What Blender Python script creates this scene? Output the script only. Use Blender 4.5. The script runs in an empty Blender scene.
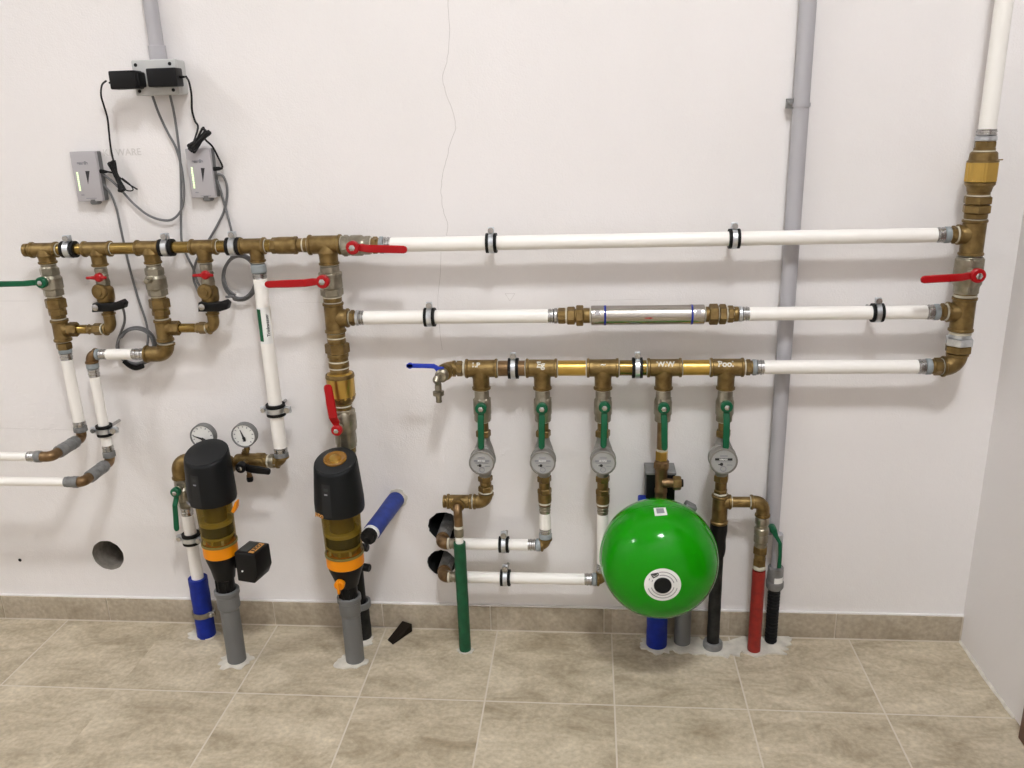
# ---- tuning values
WALLA, WALLB = (.82,.788,.778), (.785,.757,.742)
FLA, FLB, FLC = (.465,.395,.285), (.66,.58,.44), (.30,.242,.16)
SKA, SKB, SKC = (.40,.34,.255), (.52,.45,.36), (.29,.24,.175)
GRO = (.60,.54,.45)
LAMP1, LAMP2, LR = (.28, -2.0), (-3.5, -1.95), .20
LAMPC, LAMPK, LAMPK2 = (.955,.975,1.0), 134.0, 102.0
EXPO = .22
import bpy, bmesh, math, random
from mathutils import Vector, Matrix
random.seed(7)
S = bpy.context.scene
COL = S.collection
PI = math.pi

# ---------------------------------------------------------------- camera frame
F, YAW, PIT, ROL = 845.0, -.0972, .3048, -.0318
D, H = 1.94, 1.298
CAM = Vector((0, -D, H))
CF = Vector((math.sin(YAW)*math.cos(PIT), math.cos(YAW)*math.cos(PIT), -math.sin(PIT)))
_r = Vector((math.cos(YAW), -math.sin(YAW), 0)); _u = _r.cross(CF)
CR = math.cos(ROL)*_r + math.sin(ROL)*_u
CU = -math.sin(ROL)*_r + math.cos(ROL)*_u
def ray(px, py): return CF + CR*((px-512)/F) - CU*((py-384)/F)
def at(px, py, d=0.0):
    v = ray(px, py); return CAM + v*((D-d)/v.y)
def onfloor(px, py, z=0.0):
    v = ray(px, py); return CAM + v*((z-H)/v.z)
def ppm(P): return F/((P-CAM).dot(CF))
def Xat(px, d, Z):
    v = CR - CF*((px-512)/F); return -(v.y*(D-d)+v.z*(Z-H))/v.x
def Zat(py, X, d):
    v = CU + CF*((py-384)/F); return H-(v.x*X+v.y*(D-d))/v.z

cd = bpy.data.cameras.new('camera'); cam = bpy.data.objects.new('camera', cd); COL.objects.link(cam)
cd.sensor_width = 36; cd.lens = F*36/1024; cd.clip_start = .02
m = Matrix((CR, CU, -CF)).transposed().to_4x4(); m.translation = CAM
cam.matrix_world = m; S.camera = cam

# ---------------------------------------------------------------- materials
def mat(name, col, rough=.5, metal=0.0, noise=0.0, nscale=30, bump=0.0, bscale=200, coat=0.0, col2=None, rnoise=0.0, spec=None):
    M = bpy.data.materials.new(name); M.use_nodes = True
    nt = M.node_tree; b = nt.nodes['Principled BSDF']
    b.inputs['Base Color'].default_value = (*col, 1); b.inputs['Roughness'].default_value = rough
    b.inputs['Metallic'].default_value = metal; b.inputs['Coat Weight'].default_value = coat
    if spec is not None: b.inputs['Specular IOR Level'].default_value = spec
    tc = nt.nodes.new('ShaderNodeNewGeometry')
    if noise or col2:
        n = nt.nodes.new('ShaderNodeTexNoise'); n.inputs['Scale'].default_value = nscale; n.inputs['Detail'].default_value = 4
        nt.links.new(tc.outputs['Position'], n.inputs['Vector'])
        mx = nt.nodes.new('ShaderNodeMix'); mx.data_type = 'RGBA'
        r = nt.nodes.new('ShaderNodeMapRange'); r.inputs[1].default_value = .35; r.inputs[2].default_value = .65
        nt.links.new(n.outputs['Fac'], r.inputs[0]); nt.links.new(r.outputs[0], mx.inputs[0])
        c2 = col2 or tuple(c*(1-noise) for c in col)
        mx.inputs[6].default_value = (*col, 1); mx.inputs[7].default_value = (*c2, 1)
        nt.links.new(mx.outputs[2], b.inputs['Base Color'])
        if rnoise:
            r2 = nt.nodes.new('ShaderNodeMapRange'); r2.inputs[3].default_value = rough-rnoise; r2.inputs[4].default_value = rough+rnoise
            nt.links.new(n.outputs['Fac'], r2.inputs[0]); nt.links.new(r2.outputs[0], b.inputs['Roughness'])
    if bump:
        n = nt.nodes.new('ShaderNodeTexNoise'); n.inputs['Scale'].default_value = bscale; n.inputs['Detail'].default_value = 3
        nt.links.new(tc.outputs['Position'], n.inputs['Vector'])
        bp = nt.nodes.new('ShaderNodeBump'); bp.inputs['Strength'].default_value = bump; bp.inputs['Distance'].default_value = .002
        nt.links.new(n.outputs['Fac'], bp.inputs['Height']); nt.links.new(bp.outputs[0], b.inputs['Normal'])
    return M
M = {}
M['bronze'] = mat('cast_bronze', (.255,.175,.068), .42, .85, nscale=60, col2=(.17,.11,.04), bump=.25, bscale=500)
M['brass']  = mat('brass_tube', (.32,.22,.066), .27, .95, nscale=25, col2=(.25,.165,.05))
M['brassy'] = mat('bright_brass', (.52,.34,.085), .28, .95, nscale=30, col2=(.58,.38,.1))
M['brown']  = mat('brown_brass', (.25,.16,.08), .42, .8, nscale=60, col2=(.17,.10,.045))
M['nickel'] = mat('dull_nickel', (.36,.33,.26), .36, .9, nscale=50, col2=(.25,.225,.17))
M['steel']  = mat('press_steel', (.5,.5,.49), .27, .95, nscale=90, col2=(.45,.44,.43))
M['inox']   = mat('brushed_stainless', (.46,.43,.39), .25, 1.0, nscale=20, col2=(.39,.365,.335))
M['zinc']   = mat('zinc_band', (.70,.73,.76), .3, .9, nscale=60, col2=(.5,.52,.55))
M['pring']  = mat('bluegrey_plastic', (.27,.30,.31), .5)
M['greypl'] = mat('grey_fitting', (.20,.20,.195), .55, noise=.2, nscale=80)
M['pipe']   = mat('ivory_pipe', (.88,.855,.81), .38, nscale=6, col2=(.86,.83,.78))
M['tape']   = mat('thread_tape', (.60,.56,.45), .8, bump=.5, bscale=900)
M['green']  = mat('green_lever', (.0,.092,.036), .4, spec=.35)
M['red']    = mat('red_lever', (.37,.003,.006), .36, spec=.35)
M['blue']   = mat('blue_lever', (.012,.04,.42), .36)
M['rubber'] = mat('black_rubber', (.004,.004,.0045), .6, spec=.25)
M['black']  = mat('black_plastic', (.004,.004,.0045), .42, spec=.25)
M['head']   = mat('charcoal_plastic', (.006,.007,.008), .45, spec=.22, bump=.12, bscale=900)
M['headtop']= mat('charcoal_lid', (.016,.017,.018), .5, spec=.25, bump=.1, bscale=900)
M['orange'] = mat('orange_plastic', (.80,.26,.001), .42, spec=.3)
M['pvc']    = mat('grey_drain_pvc', (.15,.152,.15), .45, noise=.1, nscale=10)
M['conduit']= mat('grey_conduit', (.42,.41,.43), .5)
M['box']    = mat('light_grey_plastic', (.50,.50,.485), .5)
M['unit']   = mat('unit_grey', (.42,.40,.415), .45)
M['unitd']  = mat('unit_side_grey', (.13,.13,.13), .5)
M['cable']  = mat('grey_cable', (.15,.15,.155), .5)
M['bcable'] = mat('black_cable', (.006,.006,.007), .5, spec=.3)
M['ink']    = mat('black_ink', (.01,.01,.012), .5)
M['grayink']= mat('faded_ink', (.25,.25,.27), .6)
M['wmark']  = mat('white_marker', (.6,.59,.53), .6)
M['tank']   = mat('green_enamel', (.007,.27,.002), .13, spec=.26)
M['label']  = mat('white_sticker', (.80,.80,.78), .45)
M['dial']   = mat('meter_face', (.36,.36,.355), .35, coat=.3)
M['mbody']  = mat('meter_casting', (.24,.23,.21), .42, .4)
M['sleeveb']= mat('blue_sleeve', (.004,.022,.27), .48, spec=.3, noise=.25, nscale=60)
M['sleeveg']= mat('green_sleeve', (.0,.085,.03), .5, noise=.25, nscale=60)
M['sleever']= mat('red_sleeve', (.30,.014,.008), .5, noise=.3, nscale=60)
M['sleevek']= mat('dusty_black_sleeve', (.005,.005,.005), .55, spec=.25, nscale=45, col2=(.022,.022,.02))
M['bluewr'] = mat('faded_blue_sleeve', (.02,.045,.27), .55, noise=.25, nscale=60)
M['corr']   = mat('corrugated_black', (.007,.0075,.009), .5, spec=.3)
M['mortar'] = mat('mortar', (.70,.66,.58), .9, bump=.8, bscale=120, noise=.2, nscale=40)
M['wood']   = mat('brown_wood', (.13,.035,.012), .4, noise=.4, nscale=30)
M['wedge']  = mat('dark_brown_plastic', (.010,.006,.003), .7, spec=.2)
M['amber']  = mat('amber_plastic', (.24,.11,.012), .25, coat=.3)
M['holeg']  = mat('shaded_masonry', (.30,.27,.23), .95, noise=.3, nscale=60, bump=.6, bscale=150)  # masonry grey-brown, kept dark so the round hole's shade is in the colour
M['darkh']  = mat('dark_hole', (.01,.01,.01), .7)  # near-black lining and back that make the two ragged holes dark
M['screen'] = mat('dark_screen', (.05,.055,.055), .15)
M['orlab']  = mat('orange_label', (.62,.30,.08), .5)
M['pencil'] = mat('pencil', (.66,.63,.61), .9)
M['crack']  = mat('crack_grey', (.50,.47,.45), .9)
M['glassd'] = mat('gauge_face', (.78,.78,.75), .25, coat=.5)
M['grime']  = mat('sieve_olive', (.20,.155,.035), .5)
M['bowlin'] = mat('pale_ring', (.50,.45,.22), .4)

def bowlmat():
    Mt = bpy.data.materials.new('olive_transparent_bowl'); Mt.use_nodes = True
    nt = Mt.node_tree; nt.nodes.clear()
    o = nt.nodes.new('ShaderNodeOutputMaterial'); t = nt.nodes.new('ShaderNodeBsdfTransparent')
    t.inputs[0].default_value = (.70,.58,.25,1)
    p = nt.nodes.new('ShaderNodeBsdfPrincipled'); p.inputs['Base Color'].default_value = (.14,.10,.012,1)
    p.inputs['Roughness'].default_value = .14; p.inputs['Coat Weight'].default_value = .5
    mx = nt.nodes.new('ShaderNodeMixShader'); mx.inputs[0].default_value = .30
    nt.links.new(t.outputs[0], mx.inputs[1]); nt.links.new(p.outputs[0], mx.inputs[2]); nt.links.new(mx.outputs[0], o.inputs[0])
    return Mt
M['bowl'] = bowlmat()
def emis(name, col, k):
    Mt = bpy.data.materials.new(name); Mt.use_nodes = True
    b = Mt.node_tree.nodes['Principled BSDF']; b.inputs['Base Color'].default_value = (.8,.8,.8,1)
    b.inputs['Emission Color'].default_value = (*col,1); b.inputs['Emission Strength'].default_value = k
    return Mt
M['led'] = emis('green_led', (.62,1,.22), .75)

# ---------------------------------------------------------------- mesh builder
def frame(ax):
    ax = ax.normalized()
    u = Vector((0,0,1)) if abs(ax.z) < .9 else Vector((1,0,0))
    a = ax.cross(u).normalized(); b = ax.cross(a).normalized()
    return a, b
class MB:
    def __init__(s): s.v = []; s.f = []; s.mi = []; s.cur = 0; s.bev = 0
    def ring(s, c, a, b, r, n, r2=None, ph=0.0):
        i = len(s.v); r2 = r if r2 is None else r2
        for k in range(n):
            t = 2*PI*k/n+ph; s.v.append(c+a*(math.cos(t)*r)+b*(math.sin(t)*r2))
        return i
    def skin(s, i, j, n):
        for k in range(n):
            s.f.append((i+k, i+(k+1)%n, j+(k+1)%n, j+k)); s.mi.append(s.cur)
    def cap(s, i, n, flip=False):
        q = tuple(range(i, i+n)); s.f.append(q[::-1] if flip else q); s.mi.append(s.cur)
    def rev(s, O, ax, prof, n=28, ph=0.0, closed=False):
        ax = ax.normalized(); a, b = frame(ax); idx = []
        for t, r in prof: idx.append(s.ring(O+ax*t, a, b, max(r, 1e-5), n, ph=ph))
        for i, j in zip(idx, idx[1:]): s.skin(i, j, n)
        if closed: s.skin(idx[-1], idx[0], n)
        else: s.cap(idx[0], n, True); s.cap(idx[-1], n)
        return s
    def sweep(s, pts, r, n=14, caps=True):
        pts = [Vector(p) for p in pts]; R = r if isinstance(r, (list, tuple)) else [r]*len(pts)
        T = []
        for k in range(len(pts)):
            p = pts[max(0, k-1)]; q = pts[min(len(pts)-1, k+1)]; T.append((q-p).normalized())
        a, b = frame(T[0]); idx = []
        for k, p in enumerate(pts):
            if k:
                a = (a-T[k]*a.dot(T[k])).normalized(); b = T[k].cross(a).normalized()
            else: b = T[0].cross(a).normalized()
            idx.append(s.ring(p, a, b, R[k], n))
        for i, j in zip(idx, idx[1:]): s.skin(i, j, n)
        if caps: s.cap(idx[0], n, True); s.cap(idx[-1], n)
        return s
    def box(s, c, sx, sy, sz, rot=None):
        i = len(s.v); c = Vector(c)
        for x in (-1, 1):
            for y in (-1, 1):
                for z in (-1, 1):
                    p = Vector((x*sx/2, y*sy/2, z*sz/2)); s.v.append(c+(rot@p if rot else p))
        for q in ((0,1,3,2),(4,6,7,5),(0,4,5,1),(2,3,7,6),(0,2,6,4),(1,5,7,3)):
            s.f.append(tuple(i+k for k in q)); s.mi.append(s.cur)
        return s
    def prism(s, pts, off):
        """closed outline pts extruded by vector off"""
        i = len(s.v); n = len(pts); off = Vector(off)
        s.v += [Vector(p) for p in pts]; s.v += [Vector(p)+off for p in pts]
        s.cap(i, n, True); s.cap(i+n, n); s.skin(i, i+n, n)
        return s
    def poly(s, pts):
        i = len(s.v); s.v += [Vector(p) for p in pts]; s.f.append(tuple(range(i, i+len(pts)))); s.mi.append(s.cur); return s
    def sphere(s, c, r, n=18, sz=1.0, ax=Vector((0,0,1))):
        prof = [(-r*sz*math.cos(PI*k/10), r*math.sin(PI*k/10)) for k in range(11)]
        return s.rev(Vector(c), ax, prof, n)
def build(name, mb, mats, parent=None, bevel=0.0, ang=32, origin=None):
    me = bpy.data.meshes.new(name)
    base = Vector((0,0,0)); q = parent
    while q is not None: base = base+q.location; q = q.parent
    if parent is None:
        if origin is None:
            lo = [min(v[i] for v in mb.v) for i in range(3)]; hi = [max(v[i] for v in mb.v) for i in range(3)]
            origin = Vector(((lo[0]+hi[0])/2, (lo[1]+hi[1])/2, lo[2]))
        base = Vector(origin)
    me.from_pydata([tuple(v-base) for v in mb.v], [], mb.f)
    if not isinstance(mats, (list, tuple)): mats = [mats]
    for k in mats: me.materials.append(M[k] if isinstance(k, str) else k)
    for p, k in zip(me.polygons, mb.mi): p.material_index = k
    bm = bmesh.new(); bm.from_mesh(me)
    bmesh.ops.recalc_face_normals(bm, faces=bm.faces)
    if bevel:
        es = [e for e in bm.edges if len(e.link_faces) == 2 and e.calc_face_angle(0) > math.radians(35)]
        bmesh.ops.bevel(bm, geom=es, offset=bevel, segments=3, profile=.5, affect='EDGES', clamp_overlap=True)
    bm.to_mesh(me); bm.free()
    me.shade_smooth(); me.set_sharp_from_angle(angle=math.radians(ang))
    o = bpy.data.objects.new(name, me); COL.objects.link(o)
    if parent is None: o.location = base
    else: o.parent = parent
    return o
def tag(o, label, cat, group=None, kind=None):
    if label: o['label'] = label
    if cat: o['category'] = cat
    if group: o['group'] = group
    if kind: o['kind'] = kind
    return o
def thing(name, loc, label, cat, group=None):
    o = bpy.data.objects.new(name, None); COL.objects.link(o); o.location = Vector(loc); o.empty_display_size = .02
    return tag(o, label, cat, group)
def text_mesh(txt, size, bold=0.0):
    cu = bpy.data.curves.new('t', 'FONT'); cu.body = txt; cu.size = size; cu.align_x = 'CENTER'; cu.align_y = 'CENTER'
    cu.offset = bold; cu.extrude = .0004
    ob = bpy.data.objects.new('t', cu); COL.objects.link(ob)
    dg = bpy.context.evaluated_depsgraph_get(); me = ob.evaluated_get(dg).to_mesh()
    v = [x.co.copy() for x in me.vertices]; f = [tuple(p.vertices) for p in me.polygons]
    ob.evaluated_get(dg).to_mesh_clear(); bpy.data.objects.remove(ob); bpy.data.curves.remove(cu)
    return v, f
def lettering(name, txt, size, pos, ex, ey, material, parent, bold=0.0, wrap=None, sx=1.0):
    """letters in the plane spanned by ex, ey at pos; wrap=(axis point, axis, radius) bends them onto a cylinder"""
    v, f = text_mesh(txt, size, bold); ex = Vector(ex).normalized(); ey = Vector(ey).normalized(); ez = ex.cross(ey)
    mb = MB()
    for p in v:
        w = Vector(pos)+ex*(p.x*sx)+ey*p.y+ez*p.z
        if wrap:
            A, ax, R = wrap; ax = ax.normalized(); rel = w-A; t = rel.dot(ax)
            rad = Vector(pos)-A; rad = (rad-ax*rad.dot(ax)).normalized(); tan = ax.cross(rad)
            arc = (w-Vector(pos)).dot(tan)/R
            w = A+ax*t+(rad*math.cos(arc)+tan*math.sin(arc))*(R+.0004+p.z)
        mb.v.append(w)
    mb.f = f; mb.mi = [0]*len(f)
    return build(name, mb, material, parent)
def smooth(pts, k=6):
    pts = [Vector(p) for p in pts]; P = [pts[0]*2-pts[1]]+pts+[pts[-1]*2-pts[-2]]; out = []
    for i in range(1, len(P)-2):
        for j in range(k):
            t = j/k; a, b, c, d = P[i-1:i+3]
            out.append(.5*((2*b)+(c-a)*t+(2*a-5*b+4*c-d)*t*t+(3*b-a-3*c+d)*t**3))
    out.append(pts[-1]); return out
def arc(P0, C, P1, rad, k=8):
    P0, C, P1 = Vector(P0), Vector(C), Vector(P1)
    a = (P0-C).normalized(); b = (P1-C).normalized(); th = a.angle(b); L = rad/math.tan(th/2)
    A, B = C+a*L, C+b*L; O = C+(a+b).normalized()*(rad/math.sin(th/2))
    out = [P0]; u = A-O; w = B-O; tot = u.angle(w)
    for i in range(k+1):
        t = i/k; out.append(O+(u*math.sin((1-t)*tot)+w*math.sin(t*tot))/math.sin(tot))
    return out+[P1]

# ---------------------------------------------------------------- runs: straight pipe lines measured along the wall
class HRun:                                         # along X at height z and distance d from the wall
    def __init__(s, z, d): s.z = z; s.d = d; s.ax = Vector((1,0,0))
    def P(s, p): return Vector((Xat(p, s.d, s.z), -s.d, s.z))
class VRun:                                         # plumb at x and distance d
    def __init__(s, x, d): s.x = x; s.d = d; s.ax = Vector((0,0,-1))
    def P(s, p): return Vector((s.x, -s.d, Zat(p, s.x, s.d)))
def rp(run, p, r): return r/ppm(run.P(p))
def rv(mb, run, prof, n=28):
    O = run.P(prof[0][0]); return mb.rev(O, run.ax, [((run.P(p)-O).dot(run.ax), rp(run, p, r)) for p, r in prof], n)
def hexa(mb, run, a, b, r, ch=.8, n=6, ph=.26):
    O = run.P(a); L = (run.P(b)-O).dot(run.ax); R = rp(run, (a+b)/2, r); c = rp(run, a, ch)*(1 if L > 0 else -1)
    return mb.rev(O, run.ax, [(0, R*.9), (c, R), (L-c, R), (L, R*.9)], n, ph)
def tape(run, a, b, r, t):
    mb = MB(); rv(mb, run, [(a, r*.96), (a+(b-a)*.3, r*1.0), (a+(b-a)*.7, r), (b, r*.96)]); return build('thread_tape', mb, 'tape', t)

# ---------------------------------------------------------------- fittings
def junction(r1, r2):
    h, v = (r1, r2) if isinstance(r1, HRun) else (r2, r1)
    return Vector((v.x, -r1.d, h.z))
def tee(run, a, b, R, brun, e, Rb, label, ta=True, tb=True, te=True, group=None, mt='bronze', name='brass_tee', root=True, mark=None):
    J = junction(run, brun); t = thing(name, J, label, 'pipe fitting', group)
    mb = MB(); w = 2.2 if b > a else -2.2
    rv(mb, run, [(a, R+.5), (a+w*.2, R+1), (a+w, R+1), (a+w*1.4, R), (b-w*1.4, R), (b-w, R+1), (b-w*.2, R+1), (b, R+.5)])
    E = brun.P(e); ax = E-J; L = ax.length; k = 1/ppm(J); R_, B_ = R*k, Rb*k
    mb.rev(J, ax, [(0, B_*.98), (R_*.8, B_*1.14), (R_*1.12, B_*1.02), (R_*1.3, B_), (L-2.6*k, B_), (L-2.2*k, B_+1*k), (L-.4*k, B_+1*k), (L, B_+.5*k)])
    build('body', mb, mt, t)
    if mark:
        dz = run.z + R_*.62
        c = Vector((J.x+mark[1]*k, -run.d-R_*.785, dz)); A = Vector((J.x, -run.d, run.z))
        lettering('marking', mark[0], mark[2]*k, c, (1,0,0), Vector((0,.62,.785)), 'wmark', t, .0006, wrap=(A, Vector((1,0,0)), R_))
    if ta: tape(run, a-.8*(1 if b > a else -1), a, R-.6, t)
    if tb: tape(run, b, b+.8*(1 if b > a else -1), R-.6, t)
    if te:
        mb = MB(); mb.rev(J, ax, [(L-.001, (Rb-.6)*k), (L+.9*k, (Rb-.6)*k)]); build('thread_tape', mb, 'tape', t)
    return t
def elbow(r1, a, r2, b, R, label, mt='bronze', bend=1.25, group=None, tA=True, name='brass_elbow'):
    J = junction(r1, r2); t = thing(name, J, label, 'pipe fitting', group); k = 1/ppm(J)
    A, B = r1.P(a), r2.P(b); mb = MB()
    mb.sweep(arc(A, J, B, R*bend*k), R*k, 24)
    for E in (A, B):
        ax = (J-E); mb.rev(E, ax, [(0, (R+.5)*k), (.3*k, (R+1)*k), (2.0*k, (R+1)*k), (2.6*k, R*k)], 24)
    build('body', mb, mt, t)
    if tA:
        mb = MB(); ax = (A-J).normalized(); mb.rev(A-ax*.001, ax, [(0, (R-.6)*k), (1.2*k, (R-.6)*k)]); build('thread_tape', mb, 'tape', t)
    return t
def press(run, a, b, R, label, col='pring', sleeve='steel', group=None, frac=.38):
    """a: threaded side, b: pipe side"""
    t = thing('press_fitting', run.P((a+b)/2), label, 'pipe fitting', group); s = b-a; m = a+s*frac
    mb = MB(); rv(mb, run, [(a, R*.86), (a+s*.06, R), (m-s*.06, R), (m, R*.9)]); build('plastic_collar', mb, col, t)
    mb = MB(); q = b-m
    rv(mb, run, [(m, R*.8), (m+q*.1, R*.93), (m+q*.28, R*.93), (m+q*.34, R*.84), (m+q*.5, R*.84), (m+q*.56, R*.93), (m+q*.72, R*.93), (m+q*.78, R*.84), (b, R*.88)])
    build('press_sleeve', mb, sleeve, t); return t
def cyl(run, prof, name, mt, label, cat='pipe', group=None):
    mb = MB(); rv(mb, run, prof); o = build(name, mb, mt); return tag(o, label, cat, group)
def white(run, a, b, R, label, group=None):
    return cyl(run, [(a, R), (b, R)], 'white_pipe', 'pipe', label, 'pipe', group)
def tube(run, a, b, R, label, mt='brass', name='brass_tube', group=None):
    return cyl(run, [(a, R), (b, R)], name, mt, label, 'pipe', group)
def nipple(run, a, b, R, label, mt='bronze', group=None, name='brass_nipple'):
    s = b-a; t = thing(name, run.P((a+b)/2), label, 'pipe fitting', group)
    mb = MB(); rv(mb, run, [(a, R*.84), (a+s*.25, R*.84)]); rv(mb, run, [(b-s*.25, R*.84), (b, R*.84)])
    hexa(mb, run, a+s*.2, b-s*.2, R, .5); build('body', mb, mt, t)
    mb = MB(); rv(mb, run, [(a-s*.02, R*.9), (a+s*.12, R*.92)]); build('thread_tape', mb, 'tape', t)
    return t
def union(run, parts, label, mt='bronze', group=None, name='brass_union'):
    """parts: list of ('h'|'c', a, b, r)"""
    t = thing(name, run.P((parts[0][1]+parts[-1][2])/2), label, 'pipe fitting', group)
    core = min(q[3] for q in parts)*.93
    for n_, (kind, a, b, r, *mm) in enumerate(parts):
        mb = MB()
        if n_ == 0 and len(parts) > 2: rv(mb, run, [(parts[0][1], core), (parts[-1][2], core)])
        if kind == 'h': hexa(mb, run, a, b, r); nm = 'hex_nut'
        else: rv(mb, run, [(a, r*.96), (a+(b-a)*.12, r), (b-(b-a)*.12, r), (b, r*.96)]); nm = 'neck'
        if kind == 't': nm = 'thread_tape'
        build(nm, mb, mm[0] if mm else mt, t)
    return t
def lever(t, P, T, wb, wn, wt, mt, off=.012, thick=.005, cranked=True, nm='lever', facing=None):
    """flat cranked lever in a plane parallel to the wall, from pivot P to tip T; widths in metres"""
    P, T = Vector(P), Vector(T); d = (T-P); L = d.length; d.normalize()
    fw = Vector(facing) if facing else Vector((0,-1,0)); s = d.cross(fw).normalized()
    st = [(0, wb*.55, 0), (.10, wb*.50, 0), (.18, wn, .15), (.30, wn, 1), (.6, wn*1.02, 1), (.82, wt, 1), (.94, wt, 1), (.985, wt*.75, 1), (1.0, wt*.35, 1)]
    mb = MB(); idx = []
    for u, w, o in st:
        c = P+d*(L*u)+fw*(off*o*(1 if cranked else 0))
        i = len(mb.v); h = w/2; q = thick/2; r = min(q*.8, h*.4)
        for x, y in ((-h+r,-q),(h-r,-q),(h,-q+r),(h,q-r),(h-r,q),(-h+r,q),(-h,q-r),(-h,-q+r)):
            mb.v.append(c+s*x+fw*y)
        idx.append(i)
    for i, j in zip(idx, idx[1:]): mb.skin(i, j, 8)
    mb.cap(idx[0], 8, True); mb.cap(idx[-1], 8)
    mb.rev(P-fw*(thick*.8), fw, [(0, wb*.5), (thick*1.9, wb*.5), (thick*2.3, wb*.42)], 24)
    lv = build(nm, mb, mt, t)
    mb = MB(); mb.rev(P+fw*(thick*1.2), fw, [(0, wb*.24), (.004, wb*.24), (.005, wb*.16)], 6); build('lever_nut', mb, 'steel', lv)
    return lv
def stem(t, P, depth, r, mt='nickel', ax=(0,-1,0)):
    mb = MB(); ax = Vector(ax); mb.rev(Vector(P)-ax*depth, ax, [(0, r*1.25), (depth*.55, r*1.2), (depth*.6, r*.8), (depth, r*.8)], 18); return build('stem', mb, mt, t)
def clamp(run, p, R, w, label, group=None, ears=((0,0,1),), up=None, studr=.004, cable=False):
    c = run.P(p); k = 1/ppm(c); ax = run.ax; t = thing('pipe_clamp', c, label, 'clamp', group)
    hw = w*k/2; r0 = R*k
    mb = MB(); mb.rev(c-ax*hw, ax, [(0, r0), (0, r0+2.6*k), (hw*.5, r0+2.6*k), (hw*.5, r0+1.8*k), (hw*1.5, r0+1.8*k), (hw*1.5, r0+2.6*k), (2*hw, r0+2.6*k), (2*hw, r0)], 32, closed=True); build('rubber_lining', mb, 'rubber', t)
    mb = MB(); mb.rev(c-ax*hw*.42, ax, [(0, r0+1.5*k), (0, r0+3.0*k), (hw*.84, r0+3.0*k), (hw*.84, r0+1.5*k)], 32, closed=True); build('steel_band', mb, 'zinc', t)
    for e in ears:
        e = Vector(e).normalized(); q = Vector((0,-1,0)) if abs(e.y) < .5 else Vector((1,0,0)); q = e.cross(ax).normalized()
        b = c+e*(r0+5.4*k)
        mb = MB(); rot = Matrix((ax, q, e)).transposed()
        for sgn in (-1, 1): mb.box(b+q*(sgn*1.1*k), hw*1.1, 1.2*k, 6.2*k, rot)
        build('ear', mb, 'zinc', t, bevel=.0006)
        mb = MB(); mb.rev(b-q*4.2*k, q, [(0, 2.9*k), (1.6*k, 2.9*k), (1.7*k, 1.2*k), (6.2*k, 1.2*k), (6.3*k, 2.3*k), (8.2*k, 2.3*k)], 12); build('screw', mb, 'steel', t)
    mb = MB(); mb.rev(c+Vector((0, r0+2.6*k, 0)), Vector((0,1,0)), [(0, .006), (.006, .006), (.0065, studr), (run.d-r0-2.6*k+.004, studr)], 12); build('threaded_stud', mb, 'steel', t)
    return t
def sect(t, run, prof, nm, mt, n=28, hexn=None):
    mb = MB()
    if hexn: hexa(mb, run, prof[0], prof[1], prof[2])
    else: rv(mb, run, prof, n)
    return build(nm, mb, mt, t)

# ---------------------------------------------------------------- the room
RX = .931; LX = -4.4; BY = -3.05; CZ = 3.4
def tagS(o): o['kind'] = 'structure'; return o
def wallmat(name, ca, cb, bump=.35):
    Mt = mat(name, ca, .85, noise=0); nt = Mt.node_tree; b = nt.nodes['Principled BSDF']
    g = nt.nodes.new('ShaderNodeNewGeometry')
    n = nt.nodes.new('ShaderNodeTexNoise'); n.inputs['Scale'].default_value = 2.3; n.inputs['Detail'].default_value = 5
    nt.links.new(g.outputs['Position'], n.inputs['Vector'])
    r = nt.nodes.new('ShaderNodeMapRange'); r.inputs[1].default_value = .35; r.inputs[2].default_value = .7; nt.links.new(n.outputs['Fac'], r.inputs[0])
    mx = nt.nodes.new('ShaderNodeMix'); mx.data_type = 'RGBA'; mx.inputs[6].default_value = (*ca,1); mx.inputs[7].default_value = (*cb,1)
    nt.links.new(r.outputs[0], mx.inputs[0])
    # small specks of dirt
    v = nt.nodes.new('ShaderNodeTexVoronoi'); v.inputs['Scale'].default_value = 5.5; nt.links.new(g.outputs['Position'], v.inputs['Vector'])
    r2 = nt.nodes.new('ShaderNodeMapRange'); r2.inputs[1].default_value = .012; r2.inputs[2].default_value = .020; nt.links.new(v.outputs['Distance'], r2.inputs[0])
    mx2 = nt.nodes.new('ShaderNodeMix'); mx2.data_type = 'RGBA'; mx2.inputs[6].default_value = (.25,.22,.20,1)
    nt.links.new(r2.outputs[0], mx2.inputs[0]); nt.links.new(mx.outputs[2], mx2.inputs[7]); nt.links.new(mx2.outputs[2], b.inputs['Base Color'])
    n1 = nt.nodes.new('ShaderNodeTexNoise'); n1.inputs['Scale'].default_value = 260; n1.inputs['Detail'].default_value = 2; nt.links.new(g.outputs['Position'], n1.inputs['Vector'])
    n2 = nt.nodes.new('ShaderNodeTexNoise'); n2.inputs['Scale'].default_value = 22; n2.inputs['Detail'].default_value = 4; nt.links.new(g.outputs['Position'], n2.inputs['Vector'])
    ad = nt.nodes.new('ShaderNodeMath'); ad.operation = 'MULTIPLY_ADD'; ad.inputs[1].default_value = 2.6; nt.links.new(n2.outputs['Fac'], ad.inputs[0]); nt.links.new(n1.outputs['Fac'], ad.inputs[2])
    bp = nt.nodes.new('ShaderNodeBump'); bp.inputs['Strength'].default_value = bump; bp.inputs['Distance'].default_value = .0022
    nt.links.new(ad.outputs[0], bp.inputs['Height']); nt.links.new(bp.outputs[0], b.inputs['Normal']); return Mt
M['wall'] = wallmat('white_plaster', WALLA, WALLB)
M['ceil'] = mat('ceiling_white', (.82,.81,.79), .9)

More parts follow.
